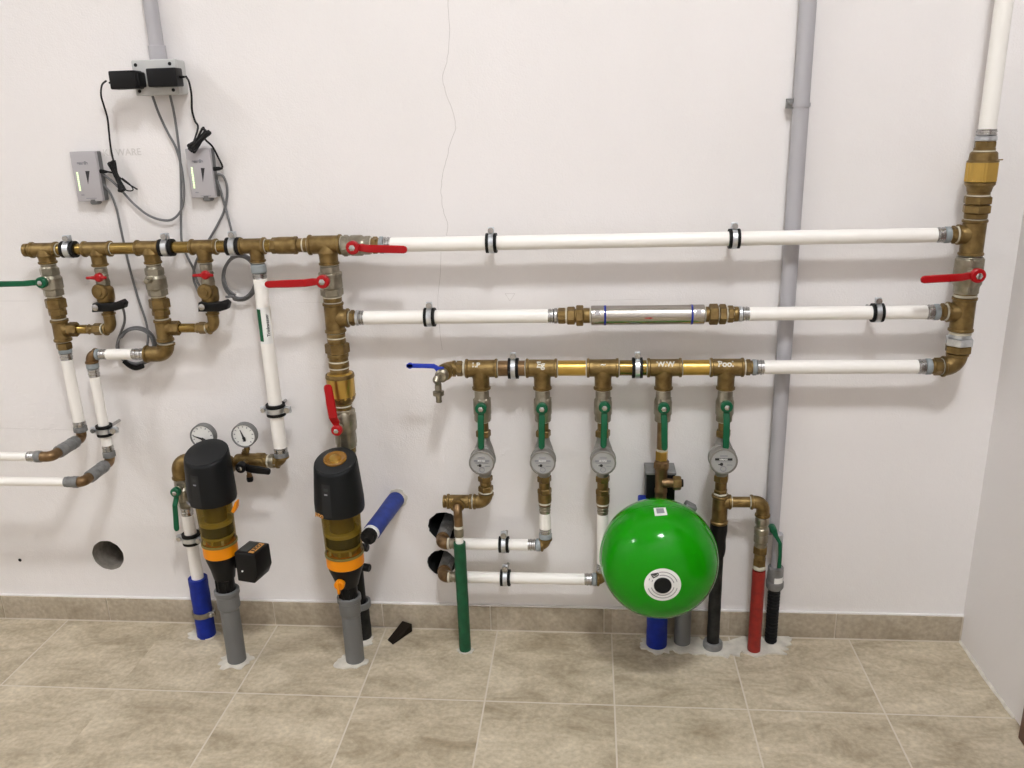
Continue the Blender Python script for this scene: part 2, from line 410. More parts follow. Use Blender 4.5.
def stone(name, ca, cb, cc, grout=None, gmask=None):
    Mt = bpy.data.materials.new(name); Mt.use_nodes = True; nt = Mt.node_tree; b = nt.nodes['Principled BSDF']; N = nt.nodes; Lk = nt.links
    g = N.new('ShaderNodeNewGeometry'); sp = N.new('ShaderNodeSeparateXYZ'); Lk.new(g.outputs['Position'], sp.inputs[0])
    def math_(op, a, bb=None, c=None):
        n = N.new('ShaderNodeMath'); n.operation = op
        for i, q in enumerate((a, bb, c)):
            if q is None: continue
            if isinstance(q, (int, float)): n.inputs[i].default_value = q
            else: Lk.new(q, n.inputs[i])
        return n.outputs[0]
    X, Y, Z = sp.outputs
    # per tile offset
    tx = math_('FLOOR', math_('DIVIDE', math_('SUBTRACT', X, TX0), TT)); ty = math_('FLOOR', math_('DIVIDE', math_('ADD', Y, -TY0), .6))
    cell = N.new('ShaderNodeCombineXYZ'); Lk.new(tx, cell.inputs[0]); Lk.new(ty, cell.inputs[1])
    wn = N.new('ShaderNodeTexWhiteNoise'); wn.noise_dimensions = '3D'; Lk.new(cell.outputs[0], wn.inputs['Vector'])
    mp = N.new('ShaderNodeMapping'); mp.inputs['Scale'].default_value = (4.5, 8.5, 4.5); mp.inputs['Rotation'].default_value = (0, 0, -.6)
    vm = N.new('ShaderNodeVectorMath'); vm.operation = 'ADD'; sc = N.new('ShaderNodeVectorMath'); sc.operation = 'SCALE'; sc.inputs['Scale'].default_value = 9
    Lk.new(wn.outputs['Color'], sc.inputs[0]); Lk.new(g.outputs['Position'], vm.inputs[0]); Lk.new(sc.outputs[0], vm.inputs[1]); Lk.new(vm.outputs[0], mp.inputs['Vector'])
    n1 = N.new('ShaderNodeTexNoise'); n1.inputs['Scale'].default_value = 1.4; n1.inputs['Detail'].default_value = 10; n1.inputs['Roughness'].default_value = .70; n1.inputs['Distortion'].default_value = .5
    Lk.new(mp.outputs[0], n1.inputs['Vector'])
    cr = N.new('ShaderNodeValToRGB'); e = cr.color_ramp.elements; e[0].position = .30; e[0].color = (*cc,1); e[1].position = .72; e[1].color = (*cb,1)
    m_ = cr.color_ramp.elements.new(.48); m_.color = (*ca,1); Lk.new(n1.outputs['Fac'], cr.inputs[0])
    n3 = N.new('ShaderNodeTexNoise'); n3.inputs['Scale'].default_value = 90; n3.inputs['Detail'].default_value = 4; Lk.new(g.outputs['Position'], n3.inputs['Vector'])
    mu = N.new('ShaderNodeMix'); mu.data_type = 'RGBA'; mu.blend_type = 'MULTIPLY'; mu.inputs[0].default_value = .6; Lk.new(cr.outputs[0], mu.inputs[6]); 
    r3 = N.new('ShaderNodeMapRange'); r3.inputs[1].default_value = .3; r3.inputs[2].default_value = .7; r3.inputs[3].default_value = .75; r3.inputs[4].default_value = 1.2; Lk.new(n3.outputs['Fac'], r3.inputs[0]); Lk.new(r3.outputs[0], mu.inputs[7])
    col = mu.outputs[2]
    if grout:
        fx = math_('PINGPONG', math_('SUBTRACT', X, TX0), TT/2)
        mx_ = math_('LESS_THAN', fx, .0019)
        skip = math_('MULTIPLY', math_('GREATER_THAN', X, TX0-TT*1.5), math_('LESS_THAN', X, TX0-TT*.5))   # one double-width tile
        mx_ = math_('MULTIPLY', mx_, math_('SUBTRACT', 1.0, skip))
        fy = math_('PINGPONG', math_('ADD', Y, -TY0), .3); my_ = math_('LESS_THAN', fy, .0019)
        mk = math_('MAXIMUM', mx_, my_)
        gm = N.new('ShaderNodeMix'); gm.data_type = 'RGBA'; Lk.new(mk, gm.inputs[0]); Lk.new(col, gm.inputs[6]); gm.inputs[7].default_value = (*grout,1); col = gm.outputs[2]
        bp = N.new('ShaderNodeBump'); bp.inputs['Strength'].default_value = .5; bp.inputs['Distance'].default_value = .002
        Lk.new(math_('SUBTRACT', math_('MULTIPLY', n3.outputs['Fac'], .35), mk), bp.inputs['Height']); Lk.new(bp.outputs[0], b.inputs['Normal'])
    Lk.new(col, b.inputs['Base Color']); b.inputs['Roughness'].default_value = .52; b.inputs['Specular IOR Level'].default_value = .35
    return Mt
TX0, TT, TY0 = -.8507, .3013, -.293
M['floor'] = stone('stone_tile', FLA, FLB, FLC, grout=GRO)
M['skirt'] = stone('stone_skirting', SKA, SKB, SKC)
M['grout'] = mat('pale_grout', (.62,.56,.47), .9)

# wall with three round openings
wb = MB(); wb.box(((LX+RX)/2, .12, CZ/2), RX-LX+.3, .24, CZ+.2)
wall = build('wall_back', wb, 'wall', origin=(0,0,0)); tagS(wall)
holes = [(at(107.8,555.5), .0445, .16, 0.0), (at(444.5,527), .0425, .2, .035), (at(441.5,563), .0375, .2, .035)]
cuts = []
for c, r, dep, jit in holes:
    mb = MB(); n = 40; pts = []
    for k in range(n):
        q = r*(1+(random.uniform(-jit, jit) if jit else .012*math.sin(k*1.7)))
        pts.append(Vector((c.x+q*math.cos(2*PI*k/n), -.02, c.z+q*math.sin(2*PI*k/n))))
    mb.prism(pts, (0, dep+.02, 0)); cuts.append(build('cut', mb, 'wall', origin=(0,0,0)))
for cu in cuts:
    md = wall.modifiers.new('b', 'BOOLEAN'); md.operation = 'DIFFERENCE'; md.object = cu; md.solver = 'EXACT'
dg = bpy.context.evaluated_depsgraph_get(); nm = bpy.data.meshes.new_from_object(wall.evaluated_get(dg))
for p_ in nm.polygons: p_.use_smooth = False
wall.modifiers.clear(); wall.data = nm
for cu in cuts: bpy.data.objects.remove(cu)
c, r = holes[0][0], holes[0][1]
mb = MB(); mb.rev(Vector((c.x, .002, c.z)), Vector((0,1,0)), [(0, r*1.04), (.0, r*.985), (.15, r*.985), (.15, r*1.04)], 40, closed=True); build('hole_lining', mb, 'holeg', wall)
mb = MB(); mb.rev(Vector((c.x, .15, c.z)), Vector((0,1,0)), [(0, r), (.009, r)], 40); build('hole_back', mb, 'holeg', wall)
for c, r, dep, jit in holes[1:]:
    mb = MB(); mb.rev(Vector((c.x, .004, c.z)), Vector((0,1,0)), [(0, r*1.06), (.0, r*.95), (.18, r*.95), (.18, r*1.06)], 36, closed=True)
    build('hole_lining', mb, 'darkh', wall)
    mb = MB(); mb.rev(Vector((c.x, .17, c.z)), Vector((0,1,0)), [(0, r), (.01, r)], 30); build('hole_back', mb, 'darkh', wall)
mb = MB()                                                    # hairline crack in the plaster
ck = [(446,-160),(451,-80),(449,-4),(449,30),(448,58),(443,76),(447,95),(453,112),(456,128),(450,145),(445,165),(441,185),(442,205),(447,225),(447,236)]
ck = [at(x+random.uniform(-.6,.6), y) for x, y in ck]; ckk = smooth(ck, 5)
for i, p in enumerate(ckk): p.x += random.uniform(-.0012, .0012); p.y = -.0001
mb.sweep(ckk, .00055, 6); build('crack', mb, 'crack', wall)
mb = MB(); ck = [at(x, y) for x, y in [(441,252),(440,275),(438,300),(440,330),(442,350)]]
for p in ck: p.x += random.uniform(-.001,.001)
mb.sweep(smooth(ck), .00045, 6); build('crack', mb, 'crack', wall)
for a, b in [((590,300.5),(650,299)), ((296,302),(330,302.5)), ((0,301),(30,301)), ((0,428),(74,430)), ((60,449),(84,450))]:
    mb = MB(); mb.sweep([at(*a), at(*b)], .0005, 6); build('pencil_line', mb, 'pencil', wall)
mb = MB()
T_ = [at(505,293.5), at(515,293.5), at(510,301)]
for i in range(3): mb.sweep([T_[i], T_[(i+1)%3]], .0006, 6)
build('pencil_mark', mb, 'pencil', wall)
lettering('pencil_writing', 'KL WARE', .022, at(122,152.6,.0005), (1,0,0), (0,0,1), 'pencil', wall, .0001)
mb = MB(); c = at(20,560); mb.rev(Vector((c.x,-.0006,c.z)), Vector((0,1,0)), [(0,.005),(.002,.004)], 9); build('drill_mark', mb, 'ink', wall)

def slab(name, c, s, mt): mb = MB(); mb.box(c, *s); return tagS(build(name, mb, mt, origin=(0,0,0)))
slab('floor', ((LX+RX)/2, BY/2, -.05), (RX-LX+.3, -BY+.3, .1), 'floor')
slab('ceiling', ((LX+RX)/2, BY/2, CZ+.06), (RX-LX+.3, -BY+.3, .12), 'ceil')
slab('wall_right', (RX+.06, BY/2, CZ/2), (.12, -BY, CZ), 'wall')
slab('wall_left', (LX-.06, BY/2, CZ/2), (.12, -BY, CZ), 'wall')
slab('wall_front', ((LX+RX)/2, BY-.06, CZ/2), (RX-LX, .12, CZ), 'wall')
# skirting of separate stone pieces with pale joints
SH = .0717
joints = [LX]+[at(px, 606, .008).x for px in (3, 107.7, 273.2, 382, 490, 604, 837.4)]+[RX-.003]
sk = bpy.data.objects.new('baseboard_back', None); COL.objects.link(sk); tagS(sk)
for a, b in zip(joints, joints[1:]):
    mb = MB(); mb.box(((a+b)/2, -.004, SH/2+.001), b-a-.003, .010, SH-.002); build('skirting_tile', mb, 'skirt', sk, bevel=.0007)
mb = MB()
mb.box(((LX+RX)/2, -.0045, .0012), RX-LX, .0125, .0028); mb.box(((LX+RX)/2, -.0015, SH/2), RX-LX, .010, SH-.001)
build('grout_line', mb, 'grout', sk)
mb = MB(); mb.box(((LX+RX)/2, -.0025, SH+.0015), RX-LX, .007, .004); build('plaster_edge', mb, 'wall', sk)
# mortar left around the pipe feet and along the right wall
def mortar(px, py, rx, ry, h=.0018, n=26, seed=0):
    h += .00035*seed
    c = onfloor(px, py); rnd = random.Random(seed); mb = MB(); pts = []
    for k in range(n):
        q = 1+rnd.uniform(-.22, .2); x = c.x+rx*q*math.cos(2*PI*k/n); y = min(c.y+ry*q*math.sin(2*PI*k/n), -.0095)
        pts.append(Vector((x, y, .0002)))
    mb.prism(pts, (0,0,h)); return build('mortar_patch', mb, 'mortar', bpy.data.objects['floor'])
for i, a in enumerate([(204,634,.042,.026), (236,661,.042,.036), (351,662,.038,.034), (466,651,.022,.014), (363,640,.030,.03),
                       (657,646,.045,.035), (690,646,.07,.036), (722,649,.06,.034), (757,647,.075,.04), (778,640,.035,.03), (383,612,.02,.02)]): mortar(*a, seed=i)
mb = MB(); pts = [onfloor(x, y) for x, y in [(960,641),(975,655),(990,675),(1005,697),(1019,719)]]
for i, p in enumerate(pts): p.x = RX-.002
mb.sweep([p+Vector((random.uniform(-.002,.001),0,0)) for p in smooth(pts,4)], .0045, 8); build('mortar_edge', mb, 'mortar', bpy.data.objects['floor'])
# brown door frame on the right wall, its foot just inside the picture
dr = bpy.data.objects.new('door_1', None); COL.objects.link(dr); tagS(dr); dr.location = (RX, -.42, 0)
yf = -.2
while True:
    q_ = Vector((RX-.022, yf, 0))-CAM
    if 512+F*q_.dot(CR)/q_.dot(CF) > 1017.5: break
    yf -= .001
mb = MB(); mb.box((RX-.007, yf-.03, 1.02), .03, .06, 2.04); build('door_frame', mb, 'wood', dr, bevel=.003)
mb = MB(); mb.box((RX-.003, yf-.06-.41, 1.0), .02, .81, 2.0); build('door_leaf', mb, 'wood', dr, bevel=.002)

# ceiling lamps
for x, y, lab in ((LAMP1[0], LAMP1[1], 'round white ceiling lamp above the pipes, nearer the right wall'), (LAMP2[0], LAMP2[1], 'round white ceiling lamp farther left, toward the left wall')):
    t = thing('ceiling_lamp', (x, y, CZ), lab, 'lamp')
    mb = MB(); mb.rev(Vector((x, y, CZ)), Vector((0,0,-1)), [(0, LR+.03), (.045, LR+.03), (.047, LR+.004), (.028, LR+.003), (.028, .01)], 40); build('lamp_base', mb, 'label', t)
    mb = MB(); mb.rev(Vector((x, y, CZ-.030)), Vector((0,0,-1)), [(0, LR), (.006, LR), (.0065, .01)], 40)
    M['glow'] = M.get('glow') or emis('lit_diffuser', LAMPC, LAMPK)
    build('diffuser', mb, 'glow' if x == LAMP1[0] else (M.setdefault('glow2', emis('lit_diffuser_far', LAMPC, LAMPK2)) and 'glow2'), t)

# ================================================================ UPPER LEFT MANIFOLD
dM = .07
A = HRun(1.038, dM)
C1, C2, C3, C4, CB, CR6 = (VRun(at(px, py, dM).x, dM) for px, py in ((47.8,262), (99.5,262), (153,262), (205.3,262), (258,262), (328.6,257)))
t = cyl(A, [(24.5, 5.5), (25, 6.6), (28.5, 6.6), (29, 5.8), (32, 5.8)], 'end_plug', 'bronze', 'short brass plug closing the far left end of the upper left manifold', 'pipe fitting')
g = 'brass tees of the upper left manifold'
tee(A, 31, 57.5, 7.0, C1, 263.5, 8.0, 'brass tee above the green-handled valve, leftmost of the upper manifold', group=g)
tube(A, 57.5, 83.5, 5.6, 'brass tube piece at the far left, between the first two tees, inside a black-lined clamp')
clamp(A, 69.5, 5.7, 14, 'black-lined clamp around the brass manifold at the far left', 'clamps on the upper left manifold', ears=((0,-.05,1),))
tee(A, 83.5, 111.5, 7.0, C2, 266, 7.2, 'brass tee above the left one of the two small red wing handles', group=g)
tube(A, 111.5, 136.5, 5.9, 'bare brass tube between second and third tee of the upper left manifold')
tee(A, 136.5, 161, 7.1, C3, 263.5, 7.8, 'brass tee above the big grey valve that has lost its handle', group=g)
tube(A, 161, 191, 5.9, 'brass tube with a clamp, between third and fourth tee of the upper left manifold')
clamp(A, 167, 6.0, 14, 'black-lined clamp on the brass manifold left of the rightmost small red handle', 'clamps on the upper left manifold', ears=((0,-.05,1),))
tee(A, 191, 217.5, 7.2, C4, 262, 7.0, 'brass tee above the right one of the two small red wing handles', group=g)
tube(A, 217.5, 240, 6.2, 'short brass tube in the clamp above the coil of grey cable')
clamp(A, 234, 6.4, 14, 'black-lined clamp above the hanging grey cable coil', 'clamps on the upper left manifold', ears=((0,-.05,1),))
tee(A, 240, 265.5, 7.6, CB, 262, 7.0, 'brass tee from which the long white pipe with the green label drops', group=g)
union(A, [('c',265.5,271.5,6.6,'brass'), ('h',271.5,277,8.2), ('c',277,296,8.6), ('h',293,298,9.0), ('c',298,303,6.9), ('t',303,304.2,7.3,'tape'), ('c',304.2,308.5,7.2)], 'thick brass reducing coupling on the upper run beside the big tee', name='brass_coupling')
tee(A, 309, 341.5, 9.2, CR6, 264.5, 9.4, 'large brass tee where the red-handled column leaves the upper run', group=g)

# ---- horizontal red-handled valve and the long top white pipe
T1 = HRun(1.035, dM)
t = thing('ball_valve', T1.P(357), 'grey ball valve lying in the top run, red lever pointing right', 'valve', 'large ball valves with red levers')
sect(t, T1, [(342.5, 9.5), (343, 10), (349, 10), (350, 9.2), (352, 10.4), (362, 10.4), (364, 9), (366, 8.8), (371, 8.8)], 'body', 'nickel')
sect(t, T1, (343.5, 348.5, 10.8), 'hex_end', 'nickel', hexn=1); sect(t, T1, (364, 371, 9.4), 'hex_end', 'nickel', hexn=1)
Pv = at(353, 247.5, .11); stem(t, Pv, .03, .007)
lever(t, Pv, at(408, 249, .11), .030, .017, .017, 'red', off=.010)
nipple(T1, 371, 379.5, 8.6, 'brass nipple behind the red lever at the start of the top white pipe')
press(T1, 379.5, 391, 8.6, 'press fitting at the left end of the top white pipe')
white(T1, 391, 936, 7.2, 'long white pipe, topmost of the horizontal white runs')
clamp(T1, 491.5, 7.3, 11, 'clamp on the top white pipe, the left of its two', 'clamps on the top white pipe')
clamp(T1, 734, 7.3, 11, 'clamp on the top white pipe, the right of its two', 'clamps on the top white pipe')
press(T1, 950, 936, 8.3, 'press fitting joining the top white pipe to the riser at right', frac=.42)

# ================================================================ LEFT BRANCHES
def bypass(Cm, Cs, px0, tag_, sfx, lev):
    """sfx: words for the labels; Cm main column, Cs side column with the small red valve"""
Hs1 = HRun(at(80, 329.3, dM).z, dM); Hs2 = HRun(at(185, 328, dM).z, dM)
for (Cm, Cs, Hs, xs, w, red) in ((C1, C2, Hs1, (66, 69, 78, 88, 97, 104), 'left', (99, 277.5)), (C3, C4, Hs2, (171, 171.5, 180, 196, 202, 208), 'right', (205.5, 275))):
    L = w == 'left'
    t = thing('ball_valve', Cm.P(281), 'grey ball valve with a long green lever reaching past the left edge' if L else 'grey ball valve without a lever, in the second left column', 'valve')
    sect(t, Cm, [(264.8, 7.2), (266.5, 7.2), (268, 8.2), (275, 8.2), (278, 10.2), (288, 10.2), (290, 8.6), (295.5, 8.4)], 'body', 'nickel')
    sect(t, Cm, (267.5, 275, 9.4), 'hex_end', 'nickel', hexn=1); sect(t, Cm, (288.5, 295.5, 9.8), 'hex_end', 'nickel', hexn=1)
    if L:
        Pv = at(42, 282.5, .112); stem(t, Pv, .035, .006)
        lever(t, Pv, Pv+Vector((-.125, 0, 0)), .026, .013, .014, 'green', off=.012)
    else:
        Pv = at(147.5, 281, .105); stem(t, Pv, .035, .009)
        mb = MB(); mb.rev(Pv, Vector((0,-1,0)), [(0,.006),(.008,.006),(.009,.004)], 6); build('stem_nut', mb, 'nickel', t)
    union(Cm, [('t',295.5,297,7.0,'tape'), ('c',297,300,7), ('h',298.5,308,10.2), ('c',307,311,8.2), ('h',310,315.5,8.8), ('c',315.5,318,7)],
          'brass union under the valve with the green lever' if L else 'brass union under the valve that has no lever', group='brass unions of the two left columns')
    tee(Cm, 319.3, 341, 7.6, Hs, xs[0]+1.5, 6.2, 'brass tee low in the leftmost column, side branch pointing right' if L else 'brass tee low in the second column, side branch pointing right', tb=L, te=False)
    union(Hs, [('h',xs[1],xs[2],7.4), ('c',xs[2],xs[3],4.6,'brass'), ('h',xs[3],xs[3]+2.5,5.2), ('h',xs[4]-3,xs[5]-2,6.0), ('t',xs[5]-2,xs[5]-.8,5.2,'tape')],
          'brass side pipe with unions, in the bypass of the leftmost column' if L else 'brass side pipe with unions, in the bypass of the second column', name='bypass_pipe')
    # small butterfly valve
    t = thing('butterfly_valve', Cs.P(red[1]), 'small valve with red wing handle, the left of two' if L else 'small valve with red wing handle, the right of two', 'valve', 'small valves with red wing handles')
    y0 = 268 if L else 264
    sect(t, Cs, [(y0, 6), (y0+2, 6.2), (y0+9, 5.6), (282, 6.8), (285, 6.4)], 'body', 'nickel')
    P = at(red[0], red[1], .105); stem(t, P, .03, .005)
    mb = MB(); k = 1/ppm(P)
    mb.rev(P+Vector((0,.003,0)), Vector((0,-1,0)), [(0,4.6*k),(.007,4.4*k),(.010,3*k)], 18)
    for sg in (-1, 1):
        a = P+Vector((sg*3.2*k,-.003,0)); b = P+Vector((sg*(12.5 if sg < 0 else 9)*k,-.005,0.0))
        mb.sweep([a, a*.5+b*.5, b*.9+a*.1, b], [2.2*k, 1.5*k, 1.5*k, .7*k], 10)
    build('wing_handle', mb, 'red', t)
    # flow sensor body with clipped black head
    t = thing('flow_sensor', Cs.P(295), 'round brass flow sensor with black sensor clip, under the left wing handle' if L else 'round brass flow sensor with black sensor clip, under the right wing handle', 'sensor', 'flow sensors in the bypasses')
    sect(t, Cs, [(284, 5.8), (286, 6.2), (288, 8.2), (290, 8.8), (297, 8.8), (300, 8.4), (303, 7), (305, 5.4)], 'body', 'bronze')
    q = Cs.P(290.5); mb = MB(); k = 1/ppm(q)
    mb.rev(q+Vector((-1.0*k, -4*k, 0)), Vector((-.1,-1,0)), [(0, 8.0*k), (4.0*k, 8.0*k), (5.2*k, 7.2*k), (5.5*k, 4.5*k), (6.4*k, 4.2*k)], 22); build('round_housing', mb, 'bronze', t)
    mb = MB(); bx = [(92,303.5),(91.5,312.5),(113,311.5),(123.5,308.5),(124.5,303.5),(121,300),(112,303.5)] if L else [(198,302.5),(198,312),(219,311.8),(227,309.5),(228.5,303.5),(225,300.5),(218,302.8)]
    mb.prism([at(x, y, .092) for x, y in bx], (0,.020,0)); hd = build('sensor_clip', mb, 'black', t, bevel=.002)
    P = at(95.5 if L else 202, 307.6 if L else 307, .0975); mb = MB(); mb.rev(P, Vector((0,-1,0)), [(0,.0075),(.003,.0075),(.0042,.005)], 16); build('clip_screw', mb, 'steel', hd)
    elbow(Cs, 312.5, Hs, (105.5 if L else 209), 5.6, 'brass elbow closing the bypass of the leftmost column' if L else 'brass elbow closing the bypass of the second column', tA=False, bend=1.2)
    sect(t, Cs, [(305,5.2),(313,5.2)], 'outlet', 'bronze')

# leftmost column below its tee
hx = union(C1, [('h',342.5,349,7.6), ('c',349,351,6.2,'pring')], 'brass hexagon bushing above the leftmost white drop', name='brass_bushing')
press(C1, 351, 359.5, 6.4, 'press fitting at the top of the leftmost white drop', frac=.2)
white(C1, 359.5, 421, 5.5, 'leftmost white drop pipe')
press(C1, 431.5, 421, 6.6, 'press fitting at the foot of the leftmost white drop', 'greypl', frac=.5)
J1 = C1.P(437.5); d2 = .195
P2 = Vector((J1.x-.002, -d2, J1.z)); Hl1 = HRun(J1.z, d2)
def white_far(run, a, R, label):
    P = run.P(a); k = 1/ppm(P); mb = MB(); mb.rev(P, Vector((-1,0,0)), [(0, R*k), (P.x-LX+.02, R*k)], 24)
    return tag(build('white_pipe', mb, 'pipe'), label, 'pipe')
def out_elbows(J, P2, runv, runh, yv, xh, w):
    k = 1/ppm(J); di = (P2-J).normalized(); L = (P2-J).length
    t = thing('brass_elbow', J, 'small brass elbow turning out from the wall under the '+w+' white drop', 'pipe fitting', 'small elbows of the two left drops')
    mb = MB(); mb.sweep(arc(runv.P(yv), J, J+di*.03, 5.0*k), 4.8*k, 20); build('body', mb, 'brown', t)
    t = thing('sleeve_coupling', (J+P2)/2, 'grey plastic coupling reaching out from the wall under the '+w+' white drop', 'pipe fitting', 'grey couplings of the two left drops')
    a = J+di*.026; Lc = L-.052
    mb = MB(); mb.rev(a, di, [(0,5.6*k),(.004,6.2*k),(Lc*.25,6.2*k),(Lc*.27,5.3*k),(Lc*.33,5.3*k),(Lc*.35,6.0*k),(Lc*.62,6.0*k),(Lc*.64,5.3*k),(Lc*.7,5.3*k),(Lc*.72,6.2*k),(Lc-.004,6.2*k),(Lc,5.6*k)]); build('body', mb, 'greypl', t)
    t = thing('brass_elbow', P2, 'small brass elbow turning left into the '+w.replace('leftmost','upper').replace('second','lower')+' white pipe at the left edge', 'pipe fitting', 'small elbows of the two left drops')
    mb = MB(); mb.sweep(arc(P2-di*.03, P2, runh.P(xh), 5.0*k), 5.0*k, 20); build('body', mb, 'brown', t)
out_elbows(J1, P2, C1, Hl1, 431, 42, 'leftmost')
press(Hl1, 42, 28.5, 5.9, 'press fitting on the upper white pipe at the left edge', 'greypl', frac=.45)
white_far(Hl1, 28.5, 4.2, 'upper of the two white pipes leaving at the left edge')
# second column below its tee: elbow, short pipe, elbow, drop
Hm = HRun(at(155, 354, dM).z, dM)
elbow(C3, 343.5, Hm, 146, 7.8, 'big brass elbow at the foot of the second left column', tA=True)
press(Hm, 146, 133, 6.2, 'press fitting right of the short white pipe, beside the big elbow', 'steel', frac=.3)
white(Hm, 133, 107.5, 5.4, 'very short horizontal white pipe in front of the cable ring')
press(Hm, 96, 107.5, 5.6, 'press fitting left of the short white pipe, above the second drop', frac=.3)
CD = VRun(at(91.5, 360, dM).x, dM)
elbow(Hm, 96.5, CD, 363, 5.3, 'small brass elbow at the top of the second white drop', mt='brown', tA=False)
press(CD, 363, 376.5, 6.0, 'press fitting at the top of the second white drop', frac=.4)
white(CD, 376.5, 445, 5.0, 'second white drop pipe from the left, held by a clamp')
press(CD, 457, 445, 6.0, 'press fitting at the foot of the second white drop', 'greypl', frac=.5)
clamp(CD, 430, 5.2, 11, 'clamp holding the second white drop from the left', 'clamps on the upright white pipes', ears=((-1,0,0),(1,0,0)))
J2 = CD.P(461.5); P2 = Vector((J2.x+.002, -d2, J2.z)); Hl2 = HRun(J2.z, d2)
out_elbows(J2, P2, CD, Hl2, 456, 79, 'second')
press(Hl2, 79, 65.5, 5.9, 'press fitting on the lower white pipe at the left edge', 'greypl', 'greypl', frac=.45)
white_far(Hl2, 65.5, 4.4, 'lower of the two white pipes leaving at the left edge')

# ================================================================ THE LABELLED WHITE DROP AND THE FIRST FILTER
t = press(CB, 264, 278.5, 7.6, 'blue-banded press fitting at the top of the labelled white drop', 'pring', frac=.6)
wpB = VRun(CB.x, dM)
pB = cyl(CB, [(278.5, 6.8), (447, 6.8)], 'white_pipe', 'pipe', 'long white drop pipe with a green strip label', 'pipe')
kB = ppm(CB.P(320)); rB = 6.8/kB
def cyl_patch(run, z0, z1, a0, a1, r, nm, mt, par):
    """patch on an upright pipe between angles (0 = straight at the room, positive to the right)"""
    mb = MB(); n = 8
    for i in range(n+1):
        a = a0+(a1-a0)*i/n
        for z in (z0, z1): mb.v.append(Vector((run.x+r*math.sin(a), -run.d-r*math.cos(a), z)))
    for i in range(n): mb.f.append((2*i, 2*i+2, 2*i+3, 2*i+1)); mb.mi.append(0)
    return build(nm, mb, mt, par)
z0, z1 = CB.P(308).z, CB.P(340).z
cyl_patch(CB, z0+.004, z1-.006, -1.1, 1.2, rB+.0004, 'label', 'label', pB)
cyl_patch(CB, z0, z1, -.85, -.12, rB+.0008, 'green_strip', 'green', pB)
an = .68; c = Vector((CB.x+(rB+.0008)*math.sin(an), -CB.d-(rB+.0008)*math.cos(an), (z0+z1)/2))
lettering('lettering', 'Trinkwasser', .0108, c, (0,0,1), Vector((-math.cos(an), -math.sin(an), 0)), 'ink', pB, .0001)
clamp(CB, 409.5, 6.9, 12, 'clamp holding the labelled white drop pipe', 'clamps on the upright white pipes', ears=((-1,0,0),(1,0,0)))
Hg = HRun(at(268, 461, dM).z, dM)
press(CB, 457, 447, 7.2, 'press fitting at the foot of the labelled white drop', 'greypl', frac=.45)
elbow(CB, 456, Hg, 277, 6.4, 'brass elbow under the labelled white drop', mt='bronze', tA=False)
union(Hg, [('c',268,270,6.6,'tape'), ('c',270,274.5,7.2,'nickel'), ('h',273,277.5,6.8,'nickel')], 'round nickel union right of the pressure reducer', mt='nickel', name='nickel_union')
t = thing('pressure_reducer', Hg.P(252), 'brass valve block with black lever and drain cock, right of the first filter head', 'valve')
sect(t, Hg, [(236, 6.4), (238, 7.2), (247, 7.6), (256, 7.8), (262, 7.8), (265, 7.0), (268, 6.6)], 'body', 'bronze')
sect(t, Hg, (256, 266, 8.2), 'hex_end', 'bronze', hexn=1)
Pv = at(241.5, 467, .115); stem(t, Pv, .035, .006, 'bronze'); lever(t, Pv, at(271, 471, .115), .026, .020, .018, 'black', off=.004, thick=.007)
k = 1/ppm(Hg.P(250)); q = Vector((at(249,470,.085).x, -.085, Hg.z-5*k)); mb = MB(); mb.rev(q, Vector((0,-.1,-1)), [(0,2.6*k),(7*k,2.4*k),(7.4*k,3.0*k),(9*k,3.0*k),(9.4*k,2.4*k)], 14); build('drain_cock', mb, 'brown', t)
mb = MB(); mb.rev(q+Vector((0,-.001,-9.4*k)), Vector((0.05,-.2,-1)), [(0,3.2*k),(3*k,3.4*k),(5*k,2.6*k)], 14); build('drain_cap', mb, 'black', t)
mb = MB(); q = Hg.P(246.5); mb.sweep([q, q+Vector((0,0,12*k))], 3.0*k, 12); mb.rev(q+Vector((0,0,7*k)), Vector((0,0,1)), [(0,3.8*k),(3*k,3.8*k)], 6); build('gauge_connection', mb, 'bronze', t)
